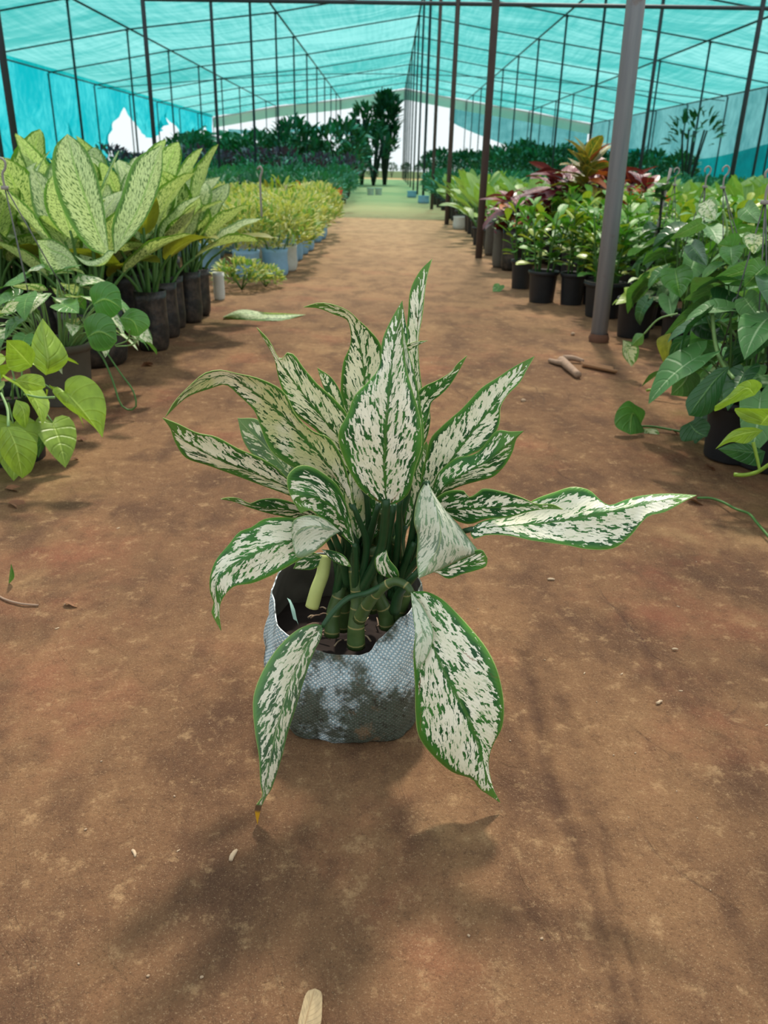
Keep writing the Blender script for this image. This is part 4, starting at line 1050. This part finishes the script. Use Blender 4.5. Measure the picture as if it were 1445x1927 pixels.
for c_ in range(0):     # low far bushes showing through the openings beyond the left wall
    dup(GF[c_ % 2], (-12.5-.4*c_, 32+2.6*c_, 0), c_, 1.6, 'dark bush growing outside beyond the lifted side net', 'bushes outside the left wall')
for c_ in range(26):
    dup(GF[c_ % 2], (-9.5+.8*c_, 48.6+.4*(c_ % 3), 0), c_*1.7, .5, 'low bush in the green line beyond the far open end', 'green line beyond the far end')
# palms and the tall tree at the end of the path
def palm(loc, label, H, fr, L, seed, mat='fargreen', crowns=1, width=.05):
    R = random.Random(seed); t = thing('palm_tree', loc, label, 'tree')
    b = MB(); b.tube([(0, 0, 0), (.05, 0, H*.5), (0, 0, H)], [width*1.4, width], 8, 10); b.build('trunk', M['trunk'], t)
    for i in range(fr):
        az = i*2.4+R.uniform(-.3, .3); el = R.uniform(-.1, 1.2); zz = H*R.uniform(.8, 1.0) if crowns == 1 else H*R.uniform(.35, 1.0)
        b = MB(); P = [V((0, 0, zz))+V((dirv(az, el).x*L*s, dirv(az, el).y*L*s, dirv(az, el).z*L*s-.55*L*s*s)) for s in (0, .25, .5, .75, 1)]
        b.tube(P, [.012, .004], 4, 8)
        Q = catmull(P, 14)
        for j in range(2, 14):
            tg = (Q[j]-Q[j-1]).normalized(); sd = tg.cross(V((0, 0, 1))).normalized()
            w_ = L*.34*math.sin(PI*(j/14)**.8+.12)
            for s in (-1, 1):
                a = Q[j]; e = a+sd*s*w_+tg*w_*.5-V((0, 0, w_*.35)); m_ = (a+e)/2+V((0, 0, .02*L)); 
                b.add([a, m_+tg*.035*L, e, m_-tg*.035*L], [(0, 1, 2, 3)], [(.5, 0), (.9, .5), (.5, 1), (.1, .5)])
        b.build('frond', M[mat], t)
    return t
p = at(724, 330, 30); q = at(724, 172, 30)
t = shrub('tall_tree', 'tall dark tree with a shaggy crown at the left end of the path', 301, None, .40, q.z-.7, .6, .30, 360, ('fargreen',), None, trunk=.07, shape='oval', wk=.6); t.location = (p.x, 30, 0)
o = shrub('tree_crown', 'x', 302, None, .42, 1.1, 0, .30, 170, ('fargreen',), None, trunk=.02)
for c_ in [c for c in C.objects if c.parent == o]: c_.parent = t; c_.location = (.0, 0, q.z-1.15)
bpy.data.objects.remove(o)
p = at(681, 330, 29); q = at(681, 200, 29)
t = shrub('shaggy_tree', 'shorter dark shaggy tree left of the tall one', 303, None, .36, .95, q.z-.95, .28, 130, ('fargreen',), None, trunk=.06); t.location = (p.x, 29, 0)
t = shrub('shaggy_tree', 'middle sized shaggy bush between the two dark trees', 304, None, .55, 1.3, .5, .28, 180, ('fargreen',), None, trunk=.05); p = at(703, 330, 28.5); t.location = (p.x, 28.5, 0)
palm((-1.2, 27, 0), 'low bushy palm in front of the two shaggy trees', 1.6, 22, .9, 8, 'fargreen', 2, .07)
for i, (x, y, H) in enumerate([(-5.2, 24, 1.2), (-4.0, 22, 1.1), (-3.0, 25, 1.2), (-5.9, 26.5, 1.3), (-2.2, 22.5, 1.0), (-4.6, 27, 1.2)]):
    palm((x, y, 0), 'broad fan leaved palm rising from the left planting, '+ORD[i]+' in view', H, 16, .85, 20+i, 'bluegreen')
for i, x in enumerate((697, 712)):
    p = gr(x, 367); t = thing('white_pot', p, ('left' if i == 0 else 'right')+' of two small white pots at the far left path edge', 'pot'); pot(t, .085, .15, M['whitebag'], 'pot')

# ------------------------------------------------------------------ right bank: glossy bushes in black pots along the path
def bush(label, seed, ns=7, H=.26, r=.07, h=.14, keys=('zz', 'zz', 'zzy'), L=.075, name='glossy_potted_bush', potmat='pot', kind='pot', per=11, group=None, spread=.12):
    R = random.Random(seed); t = thing(name, (0, 0, 0), label, 'plant', group)
    pot(t, r, h, M[potmat], kind, R); st = []
    for i in range(ns):
        az = i*2.4+R.uniform(-.4, .4); rad = R.uniform(.2, 1)*spread; hh = H*R.uniform(.75, 1.1)
        b0 = V((r*.5*math.cos(az), r*.5*math.sin(az), h*.8)); b1 = V((rad*math.cos(az), rad*math.sin(az), h+hh))
        st.append([b0, b0.lerp(b1, .5), b1])
        for j in range(per):
            s = .22+.78*j/per; p = b0.lerp(b1, s)
            put_leaf(t, R.choice(keys), p, az+j*2.1+R.uniform(-.4, .4), .15+.75*s+R.uniform(-.2, .2), L*R.uniform(.75, 1.2), R, .3)
    stems_part(t, st, M['stem'], .004, 'stem'); reg(t); return t
B = [((.735, 4.52), 101, .06, .15, 'yellowing glossy bush in the leftmost black pot of the right row', ('zzy', 'zz', 'zz')), ((.765, 4.04), 102, .072, .15, 'glossy green bush in the front round black pot right of the path', ('zz', 'zz', 'zz', 'zzy')),
     ((.90, 3.98), 103, .062, .15, 'bush with one upright yellow green shoot in the next black pot', ('zz', 'zzy')), ((1.0, 4.0), 104, .05, .14, 'narrow glossy bush squeezed between two black pots', ('zz', 'zz', 'zzy')),
     ((.975, 3.66), 105, .092, .15, 'glossy bush in the widest pale-rimmed black pot beside the thick post', ('zz', 'zz', 'zzy')), ((1.19, 3.72), 106, .085, .14, 'glossy bush in a black pot partly behind the thick post', ('zz', 'zz'))]
pB = []
for i, ((x, y), sd, r, h, lb, ks) in enumerate(B):
    t = bush(lb, sd, 7 if r < .09 else 11, .27, r, h, ks, .088, spread=.11 if r < .09 else .14); t.location = (x, y, 0); pB.append(t)
b = MB(); b.lathe([(.092, .150), (.097, .153), (.092, .156)], 28); o = b.build('rim', M['potgrey'], pB[4]); o['label'] = 'pale worn rim'
G2 = 'glossy green bushes behind the row of black pots'
n_ = 0
for r_ in range(5):
    for c_ in range(7):
        x = 1.02+.24*c_+(.1 if r_ > 1 else 0)+RND.uniform(-.03, .03); y = 4.25+.27*r_+RND.uniform(-.03, .03)
        if c_ == 0 and r_ < 1: continue
        if x < 1.25 and y < 4.2: continue
        dup(pB[n_ % 4], (x, y, 0), RND.uniform(0, 6.28), RND.uniform(.9, 1.15), 'glossy green bush packed behind the front black pots', G2); n_ += 1
for c_ in range(5):
    dup(pB[c_ % 4], (1.42+.24*c_, 3.75+.2*(c_ % 2), 0), c_, 1.1, 'dense glossy bush right of the thick post', 'glossy bushes right of the thick post')
# tall brown bags and crotons
def croton(label, seed, keys, H=.32, nl=16, L=.16, r=.055, h=.2, group=None, el0=.7, name='croton_plant', kind='bag', potmat='poly'):
    R = random.Random(seed); t = thing(name, (0, 0, 0), label, 'plant', group); pot(t, r, h, M[potmat], kind, R)
    b = MB(); b.tube([(0, 0, h*.75), (.01, 0, h+H*.5), (0, 0, h+H)], .006, 6, 8); b.build('stem', M['trunk'], t)
    for i in range(nl):
        q = i/nl; az = i*2.4+R.uniform(-.3, .3)
        put_leaf(t, R.choice(keys), V((0, 0, h+H*(.25+.75*(1-q)))), az, el0*(1.3-1.5*q)+R.uniform(-.2, .2), L*R.uniform(.8, 1.15), R, .25)
    reg(t); return t
cA = croton('purple red croton leaning over the path from the front tall bag', 111, ('croton',), .17, 15, .19, .055, .26, el0=.5); cA.location = (.80, 5.35, 0); cA.scale = (1.25, 1.25, 1.0)
cB = croton('dark red croton with orange young leaves behind the front one', 112, ('croton', 'croton', 'crotonor'), .24, 17, .17); cB.location = (.98, 5.7, 0)
cC = croton('pink and orange leaved croton in the red group', 113, ('crotonor', 'croton'), .22, 16, .15); cC.location = (.83, 5.95, 0)
for i in range(9):
    dup((cA, cB, cC)[i % 3], (1.15+.26*(i % 3)+RND.uniform(-.04, .04), 5.55+.28*(i//3), 0), i*1.1, RND.uniform(1.2, 1.35), 'dark red croton in the block right of the path', 'block of dark red crotons')
for i, (x, y) in enumerate([(915, 482), (930, 505)]):
    p = gr(x, y); t = bush(('tall brown bag with a small bush, further' if i == 0 else 'tall brown bag with a small bush, nearer')+' of the two by the path', 120+i, 4, .12, .05, .24, ('zz', 'croton'), .07, potmat='potgrey', kind='bag'); t.location = (p.x+.04, p.y+.06, 0)
yc = croton('tall yellow and green croton standing above the red ones', 131, ('crotonye', 'crotonye', 'crotonye', 'crotonye', 'crotonor'), .26, 34, .19, .07, .34, el0=.85); p = at(1098, 372, 5.3); yc.location = (p.x, p.y, 0); yc.scale = (1.1, 1.1, 1.1)
dk = croton('blackish leaved croton below the tall yellow one', 132, ('croton',), .22, 14, .2, .07, .2, el0=.5); p = at(1105, 400, 5.4); dk.location = (p.x, p.y+.1, 0)
# light green broad leaved rows further on
dE = [dieffenbachia('light green broad leaved plant in the rows right of the path', 141+i, 'light green rows right of the path', 8, .20, .24, .07, .15, ('bed',), pk='pot', mat='pot', name='broad_leaved_plant') for i in range(3)]
n_ = 0
for r_ in range(12):
    for c_ in range(13):
        y = 6.75+.42*r_+RND.uniform(-.06, .06); x = .82+.36*c_+RND.uniform(-.05, .05)
        if n_ < 3: dE[n_].location = (x, y, 0)
        else: dup(dE[n_ % 3], (x, y, 0), RND.uniform(0, 6.28), RND.uniform(.9, 1.2), 'light green plant on the right path edge, '+ORD[r_]+' from the red crotons' if c_ == 0 else 'light green broad leaved plant in the rows right of the path', 'light green rows right of the path')
        n_ += 1
for r_ in range(4):
    for c_ in range(8):
        dup(dE[(c_+r_) % 3], (2.75+.36*c_+RND.uniform(-.05, .05), 5.1+.42*r_, 0), RND.uniform(0, 6.28), RND.uniform(1.0, 1.2), 'light green broad leaved plant in the block along the right edge', 'light green plants in the right block')
for r_ in range(9):
    for c_ in range(int(11)):
        dup(GB[(c_+r_) % 3], (.95+.62*c_+RND.uniform(-.1, .1), 12.2+.9*r_, 0), RND.uniform(0, 6.28), RND.uniform(.9, 1.15), 'low green plant in the far right bed', 'far right bed of low plants')
n_ = 0
for r_ in range(3):
    for c_ in range(11):
        x = 2.9+.85*c_+RND.uniform(-.2, .2); y = 21.5+1.6*r_
        if x > .335*y: continue
        dup(GF[(c_+r_) % 2], (x, y, 0), RND.uniform(0, 6.28), RND.uniform(.55, .85), 'dark green bush in the hedge across the far right', 'dark hedge on the far right')
for r_ in range(3):
    for c_ in range(5): dup(GF[c_ % 2], (1.6+.9*c_, 28+3*r_, 0), c_*2+r_, .72, 'low dark bush beyond the hedge, right of the path end', 'low bushes near the path end')
t = shrub('small_tree', 'small dark tree standing against the teal side net', 161, None, .5, .7, 1.0, .22, 70, ('fargreen',), None, trunk=.02); p = at(1295, 320, 18); t.location = (p.x, p.y, 0)
for i, (x, y, mt, lb) in enumerate([(868, 432, 'whitebag', 'white bag lying at the foot of the light green plants'), (888, 432, 'bluebag', 'pale blue bag right beside the white bag'), (797, 383, 'bluebag', 'small blue bag far down the right path edge'), (775, 372, 'bluebag', 'farthest small blue bag by the right path edge')]):
    p = gr(x, y); t = thing('woven_bag', p+V((0, .05, 0)), lb, 'bag'); pot(t, .085 if i < 2 else .1, .13, M[mt], 'bag', random.Random(i))

# ------------------------------------------------------------------ right bank near the camera: arrow leaved climbers in pots
def hooked(px, py, Y): return at(px, py, Y)
def philo(loc, label, seed, keys, nl=12, H=.22, L=.13, spread=.13, r=.075, h=.14, hook=None, potmat='pot'):
    t = pothos(loc, label, seed, keys, nl, r, h, spread, L, H, hook, potmat, True, .02, 'potted_philodendron', .3, 'stem'); return t
h1 = at(1330, 330, 2.95); h2 = at(1364, 330, 2.75); h3 = at(1272, 330, 3.5); h4 = at(1446, 345, 1.75)
philo((h1.x, h1.y, 0), 'blue green arrow leaved climber under the left of the two tall wire hooks', 171, ('philo', 'philodk', 'philo', 'pothos'), 26, .30, .12, .17, hook=h1)
philo((h2.x+.16, h2.y, 0), 'blue green arrow leaved climber under the right of the two tall wire hooks', 172, ('philo', 'philo', 'pothos'), 26, .28, .125, .17, hook=h2)
philo((h3.x+.02, h3.y, 0), 'leafy climber under the single dull wire hanger', 173, ('philo', 'philodk', 'zz'), 26, .28, .10, .11, hook=h3)
philo((h4.x+.04, h4.y, 0), 'grey green climber whose wire hanger meets the right photo edge', 174, ('philo', 'philo', 'philodk'), 24, .26, .13, .17, hook=h4)
philo((1.07, 2.06, 0), 'arrow leaved climber sprawling behind the black pot at the right', 175, ('philo', 'philodk', 'pothos'), 34, .20, .115, .24)
philo((1.30, 1.95, 0), 'arrow leaved climber at the far right in front of the hangers', 176, ('philo', 'philo', 'pothos'), 26, .26, .12, .2)
philo((1.36, 2.62, 0), 'climber with long trailing leaves behind the white leaved plant', 177, ('philodk', 'philo', 'pothos'), 26, .16, .11, .19)
for i, (x, y) in enumerate([(1.35, 2.8), (1.55, 2.4), (1.6, 3.1), (1.85, 2.75), (1.3, 3.25), (1.9, 3.3), (1.75, 2.1)]):
    philo((x, y, 0), 'arrow leaved climber standing '+['just behind the hangers', 'right behind the near climbers', 'deep in the right bank', 'deepest by the right photo edge', 'behind the post side climbers', 'at the back of the climbers', 'nearest the right photo edge, low'][i], 180+i, ('philo', 'philodk', 'pothos', 'zz'), 22, .26, .12, .2)
# bamboo cane with leaves beside the post
cn = croton('slender cane with paired dark leaves next to the dull hanger', 190, ('philodk', 'zz'), .42, 24, .09, .06, .14, el0=.4, kind='pot', potmat='pot', name='staked_climber'); p = at(1240, 400, 3.4); cn.location = (p.x, p.y, 0)
b = MB(); b.tube([(-.02, 0, .12), (.02, 0, .62)], .005, 6); b.build('stake', M['hook'], cn)
# whitish leaved plant in the black pot right of the post
wl = thing('pale_leaved_plant', (.985, 3.2, 0), 'pale yellow white leaved plant in the black pot right of the thick post', 'plant'); pot(wl, .075, .15, M['pot']); R_ = random.Random(5)
for i in range(13): put_leaf(wl, 'pothosv' if i % 3 else 'lime', V((R_.uniform(-.03, .05), R_.uniform(-.04, .03), .15+R_.uniform(0, .07))), i*2.4, R_.uniform(-.2, 1.0), .11*R_.uniform(.8, 1.2), R_, .3)
# foreground pots at the right edge
rp = pothos((.875, 1.70, 0), 'climber with lime and dark leaves in the big black pot near the right edge', 201, ('philodk', 'philo', 'lime'), 12, .088, .17, .13, .10, .08)
px_leaf(rp, [(1372, 690, 1.62), (1345, 715, 1.60), (1318, 750, 1.58), (1296, 782, 1.57)], [(1372, 690), (1350, 694), (1315, 722), (1290, 756), (1296, 782)], [(1372, 690), (1360, 730), (1345, 770), (1320, 784), (1296, 782)], 'philodk', .0, .0, label='large dark leaf leaning left over the pot')
px_leaf(rp, [(1296, 795, 1.62), (1310, 812, 1.61), (1330, 822, 1.60)], [(1296, 795), (1280, 806), (1284, 830), (1330, 822)], [(1296, 795), (1318, 786), (1336, 800), (1330, 822)], 'philodk')
px_leaf(rp, [(1420, 744, 1.50), (1405, 730, 1.49), (1378, 748, 1.48), (1345, 764, 1.48)], [(1420, 744), (1398, 752), (1372, 762), (1345, 774), (1345, 764)], [(1420, 744), (1434, 725), (1418, 714), (1392, 722), (1370, 745), (1345, 764)], 'lime', label='lime leaf curling left above the pot rim')
px_leaf(rp, [(1430, 800, 1.46), (1450, 780, 1.45), (1470, 770, 1.44)], [(1430, 800), (1400, 792), (1382, 770), (1405, 768), (1470, 770)], [(1430, 800), (1450, 800), (1470, 770)], 'lime')
px_leaf(rp, [(1436, 810, 1.48), (1400, 815, 1.47), (1370, 826, 1.46), (1346, 845, 1.46)], [(1436, 810), (1405, 834), (1375, 832), (1346, 845)], [(1436, 810), (1415, 804), (1380, 810), (1346, 845)], 'lime')
px_leaf(rp, [(1440, 850, 1.50), (1410, 850, 1.49), (1380, 846, 1.48), (1350, 845, 1.48)], [(1440, 850), (1430, 876), (1390, 868), (1350, 845)], [(1440, 850), (1410, 836), (1380, 834), (1350, 845)], 'philodk')
px_vine(rp, [(1381, 893, 1.44), (1400, 894, 1.43), (1425, 888, 1.42), (1450, 872, 1.41)], .0042, 'lime', 'vine'); px_vine(rp, [(1417, 832, 1.44), (1424, 860, 1.43), (1430, 887, 1.42)], .0036, 'lime', 'vine')
px_vine(rp, [(1340, 590, 1.75), (1345, 640, 1.72), (1356, 680, 1.68), (1380, 712, 1.62)], .0045, 'stemlt')
rq = pothos((.86, 1.40, 0), 'climber in the black pot cut by the right edge, lowest of the right pots', 202, ('lime', 'philo'), 7, .078, .13, .10, .08, .05)
rm = pothos((1.0, 1.86, 0), 'dark potted climber between the big black pot and the bank', 203, ('philodk', 'philo', 'pothos'), 26, .08, .15, .2, .1, .12, lo=-.04)
px_leaf(rm, [(1330, 636, 1.95), (1320, 660, 1.93), (1330, 690, 1.92)], [(1330, 636), (1300, 640), (1297, 668), (1310, 686), (1330, 690)], [(1330, 636), (1350, 650), (1356, 672), (1330, 690)], 'pothos')
px_leaf(rm, [(1295, 690, 1.9), (1290, 715, 1.9), (1262, 744, 1.9)], [(1295, 690), (1270, 705), (1262, 744)], [(1295, 690), (1318, 712), (1300, 744), (1262, 744)], 'philo')
tr = thing('trailing_climber', (1.2, 2.35, 0), 'trailing leaves of a climber hanging low right of the thick post', 'plant'); pot(tr, .07, .13, M['pot'])
px_leaf(tr, [(1172, 640, 2.5), (1182, 665, 2.5), (1188, 690, 2.5)], [(1172, 640), (1172, 668), (1188, 690)], [(1172, 640), (1200, 650), (1200, 674), (1188, 690)], 'pothosv', label='pale leaf hanging lowest')
px_leaf(tr, [(1212, 628, 2.48), (1198, 640, 2.48), (1186, 652, 2.5)], [(1212, 628), (1196, 628), (1186, 652)], [(1212, 628), (1208, 648), (1186, 652)], 'philo')
px_leaf(tr, [(1262, 625, 2.4), (1258, 660, 2.38), (1256, 698, 2.37)], [(1262, 625), (1236, 640), (1244, 672), (1256, 698)], [(1262, 625), (1264, 660), (1256, 698)], 'dieffold', label='yellowing green leaf')
px_leaf(tr, [(1310, 630, 2.35), (1275, 650, 2.35), (1256, 700, 2.35)], [(1310, 630), (1270, 636), (1258, 670), (1256, 700)], [(1310, 630), (1285, 660), (1266, 690), (1256, 700)], 'philodk')
px_vine(tr, [(1216, 735, 2.25), (1245, 728, 2.25), (1275, 710, 2.25), (1284, 685, 2.28)], .004, 'lime'); px_vine(tr, [(1212, 628, 2.48), (1240, 600, 2.46), (1275, 590, 2.44)], .003)
def bigleaf(root, bx, by, tx, ty, wd, Y, mt, s=0, tilt=.03):
    """broad leaf from base pixel to tip pixel, one side nearer than the other"""
    dx, dy = tx-bx, ty-by; ln = math.hypot(dx, dy); nx_, ny_ = -dy/ln, dx/ln
    pt = lambda t, w_: (bx+dx*t+nx_*w_*wd, by+dy*t+ny_*w_*wd)
    sh = [(0, 0), (-.08, .35), (.1, .5), (.4, .48), (.75, .25), (1, 0)]
    px_leaf(root, [(bx, by, Y), (bx+dx*.5+nx_*s*4, by+dy*.5+ny_*s*4, Y-.015), (tx, ty, Y)], [pt(a, -c) for a, c in sh], [pt(a, c) for a, c in sh], mt, tilt, -tilt, .08, .03, int(bx))
rl = thing('arching_philodendron', (1.12, 1.82, 0), 'climber with the largest grey green arching leaves in front of the wire hooks', 'plant'); pot(rl, .075, .15, M['pot'])
for a in [(1385, 470, 1350, 460, 60, 2.0, 'philo'), (1375, 465, 1378, 500, 44, 1.95, 'philo'), (1430, 500, 1332, 532, 34, 1.85, 'philo'), (1440, 500, 1400, 540, 50, 1.7, 'philo'), (1335, 570, 1250, 630, 34, 1.9, 'philo'),
          (1340, 545, 1285, 565, 22, 1.9, 'philo'), (1270, 505, 1280, 560, 60, 2.1, 'pothos'), (1320, 420, 1260, 450, 24, 2.2, 'philo'), (1340, 560, 1420, 580, 44, 1.8, 'philodk'), (1325, 380, 1345, 415, 42, 2.3, 'pothosv'),
          (1400, 390, 1430, 420, 40, 2.0, 'philo'), (1420, 440, 1418, 478, 44, 1.75, 'pothosv'), (1400, 560, 1445, 620, 50, 1.7, 'philo'), (1310, 610, 1370, 640, 38, 1.85, 'philodk'), (1435, 620, 1400, 680, 44, 1.65, 'philodk'), (1300, 460, 1330, 500, 36, 2.1, 'philodk')]:
    bigleaf(rl, *a)
px_vine(rl, [(1338, 560, 1.88), (1340, 610, 1.84), (1352, 660, 1.8), (1375, 700, 1.75)], .004); px_vine(rl, [(1345, 600, 1.85), (1375, 620, 1.82), (1398, 655, 1.78)], .0035); px_vine(rl, [(1430, 575, 1.8), (1410, 610, 1.78), (1395, 640, 1.76)], .003)
px_vine(rl, [(1360, 395, 2.1), (1368, 430, 2.1), (1366, 470, 2.1)], .003)

# ------------------------------------------------------------------ small things on the earth
sv = thing('rooting_cutting', gr(1215, 812), 'single heart leaf and a small marbled leaf on a runner lying on the earth, right', 'plant')
px_leaf(sv, [(1205, 800, 1.93), (1190, 778, 1.92), (1186, 818, 1.90)], [(1205, 800), (1214, 775), (1196, 762), (1180, 754), (1160, 775), (1158, 802), (1186, 818)], [(1205, 800), (1212, 812), (1186, 818)], 'pothos', label='dark glossy heart leaf')
px_leaf(sv, [(1212, 806, 1.93), (1225, 822, 1.92), (1224, 842, 1.90)], [(1212, 806), (1212, 826), (1224, 842)], [(1212, 806), (1236, 808), (1241, 828), (1224, 842)], 'pothosv')
P = [gr(1205, 802, .012), gr(1230, 803, .010), gr(1260, 808, .007), gr(1290, 814, .006)]
b = MB(); b.tube([p-sv.location for p in P], .003, 7, 16); b.build('runner', M['stem'], sv)
rn = thing('runner_vine', gr(1358, 945), 'thin green runner trailing over the earth towards the right edge', 'vine')
b = MB(); b.tube([gr(x, y, z)-rn.location for x, y, z in ((1312, 937, .005), (1335, 937, .007), (1358, 944, .008), (1385, 958, .010), (1408, 966, .012), (1425, 985, .012), (1450, 1014, .01))], .0026, 7, 30); b.build('stem', M['stem'], rn)
rn2 = thing('runner_vine', gr(20, 1110), 'thin dry runner with a green shoot on the earth at the left edge', 'vine')
b = MB(); b.tube([gr(x, y, .003)-rn2.location for x, y in ((-8, 1118), (10, 1128), (40, 1136), (72, 1139))], .0016, 6, 16); b.build('stem', M['bark'], rn2)
px_leaf(rn2, [(16, 1100, 1.07), (22, 1082, 1.06), (21, 1060, 1.06)], [(16, 1100), (18, 1080), (21, 1060)], [(16, 1100), (27, 1085), (21, 1060)], 'pothos')
sl_ = thing('small_fallen_leaf', gr(940, 548), 'small light green leaf lying on the earth before the front black pots', 'leaf')
link('blade', LM['pothos'][1], sl_, Matrix.Translation((0, 0, .03)) @ Matrix.Rotation(.5, 4, 'X') @ Matrix.Rotation(2.6, 4, 'Z') @ Matrix.Scale(.075, 4))
# dry root and curled sheath near the post
rt = thing('dry_root', gr(1080, 690), 'knobbly pale dry root piece lying on the earth near the thick post', 'root')
rl_ = rt.location
b = MB(); b.tube([gr(1034, 678, .008)-rl_, gr(1050, 682, .012)-rl_, gr(1065, 684, .016)-rl_], [.007, .011], 9, 10); b.tube([gr(1056, 678, .014)-rl_, gr(1070, 690, .014)-rl_, gr(1088, 706, .011)-rl_], [.015, .011], 10, 12)
b.tube([gr(1060, 674, .016)-rl_, gr(1078, 674, .016)-rl_, gr(1098, 680, .010)-rl_], [.011, .007], 9, 10); b.build('root', M['bark'], rt)
sh_ = thing('dry_sheath', gr(1130, 688), 'brown curled dry leaf sheath beside the root', 'leaf')
rows = []
for i in range(16):
    s = i/15; c = gr(1095+63*s, 682+12*s, .016)-sh_.location
    rows.append([c+V((.0, math.cos(a)*.022*(.6+.6*s), math.sin(a)*.014)) for a in [PI*1.05*j/8-.1+PI for j in range(9)]])
b = MB(); b.surf(rows); o = b.build('sheath', M['dry'], sh_); m_ = o.modifiers.new('s', 'SOLIDIFY'); m_.thickness = .0015
dl = thing('dry_leaf', gr(585, 1912), 'long pale dry leaf lying at the bottom edge of the path', 'leaf')
f_ = lambda x, y, z=.003: gr(x, y, z)-dl.location
b = rails([f_(568, 1950), f_(578, 1910, .006), f_(592, 1860)], [f_(568, 1950), f_(560, 1935), f_(568, 1895, .004), f_(578, 1866), f_(592, 1860)], [f_(568, 1950), f_(600, 1935), f_(606, 1890, .005), f_(604, 1866), f_(592, 1860)], 18, 3, .05, .01)
b.build('blade', M['drypale'], dl)
for i, (x, y, L, a, lb) in enumerate([(120, 1140, .035, .1, 'curled brown dry leaf at the left, beside the runner'), (10, 925, .05, .2, 'brown dry leaf below the lime pothos at the left edge'), (15, 952, .05, -.1, 'flat dry leaf lowest at the left edge'),
                                   (1290, 944, .05, -.1, 'brown dry leaf under the tip of the long leaf'), (145, 829, .03, 0, 'small tan dry leaf below the large lime leaf'), (137, 868, .02, .5, 'tiny tan leaf scrap left of the bag plant'),
                                   (1262, 815, .025, -.2, 'pinkish dry leaf beside the small runner leaf'), (1325, 882, .035, .1, 'dry brown leaf at the foot of the big black pot'), (1290, 745, .04, 0, 'pale dry leaf under the right climbers'), (270, 690, .05, .4, 'dry leaf heap at the foot of the widest black bag')]):
    t = thing('dry_leaf', gr(x, y), lb, 'leaf')
    for kx in range(1 if i != 9 else 3):
        me = leafmesh('blade', 'lance', L, 1.6, .5, 1.5+kx, M['dry'], 8, 2, .1, i+kx)
        link('blade', me, t, Matrix.Translation((kx*.01, 0, .006+.004*kx)) @ Matrix.Rotation(a-PI/2+kx*1.2, 4, 'Z'))
def chipm(name, L, w_, h, mat, seed):
    R = random.Random(seed); b = MB()
    b.tube([(-L/2, 0, h*.5), (-L*.2, R.uniform(-.1, .1)*L, h*.62), (L*.2, R.uniform(-.1, .1)*L, h*.6), (L/2, 0, h*.5)], [w_*.5, w_*.6, w_*.55, w_*.35], 7); return b.mesh(name, M[mat])
chips = [chipm('chip', .010, .003, .003, 'chip', i) for i in range(3)]; pebs = [chipm('stone', .006, .0045, .004, 'pebble', i) for i in range(3)]
for i, (x, y, s, a, lb) in enumerate([(1037, 1092, 1.1, 0, 'small pale chip right of the plant'), (935, 1525, .9, -.1, 'tiny white chip below the tip of the right drooping leaf'), (985, 757, 2.0, .1, 'pinkish stone on the path right of the plant'), (1078, 631, 2.4, 0, 'pale stone near the foot of the thick post'),
                                   (1240, 1323, 1.0, .5, 'pale straw bit on the right half of the path'), (252, 1608, .9, -1, 'pale curved bit of straw on the lower left'), (440, 1612, 1.3, 1.3, 'grey straw bit in the shadow of the bag'), (302, 668, .8, 0, None), (1270, 1223, .8, 0, 'small pale chip far right on the path')]):
    if not lb: continue
    t = thing('chip', gr(x, y), lb, 'chip', None, a); t.scale = (s, s, s); link('piece', chips[i % 3] if i not in (2, 3) else pebs[i % 3], t)
for i in range(150):
    X_ = RND.uniform(-.75, .75); Y_ = .36+3.0*RND.random()**1.9
    if abs(X_+.03) < .13 and .66 < Y_ < .95: continue
    st_ = i % 3 == 0
    o = link('straw_bit' if st_ else 'pebble', (chips if st_ else pebs)[i % 3]); sc_ = RND.uniform(.25, .7)*(1 if st_ else .6)
    o.location = (X_, Y_, hgt(X_, Y_)-.0002); o.rotation_euler = (0, 0, RND.uniform(0, 6.28)); o.scale = (sc_, sc_, sc_)
    tag(o, 'tiny pale straw bit lying loose on the bare earth path' if st_ else 'tiny pale pebble lying loose on the bare earth path', 'straw' if st_ else 'pebble', 'straw bits on the path' if st_ else 'pebbles on the path')
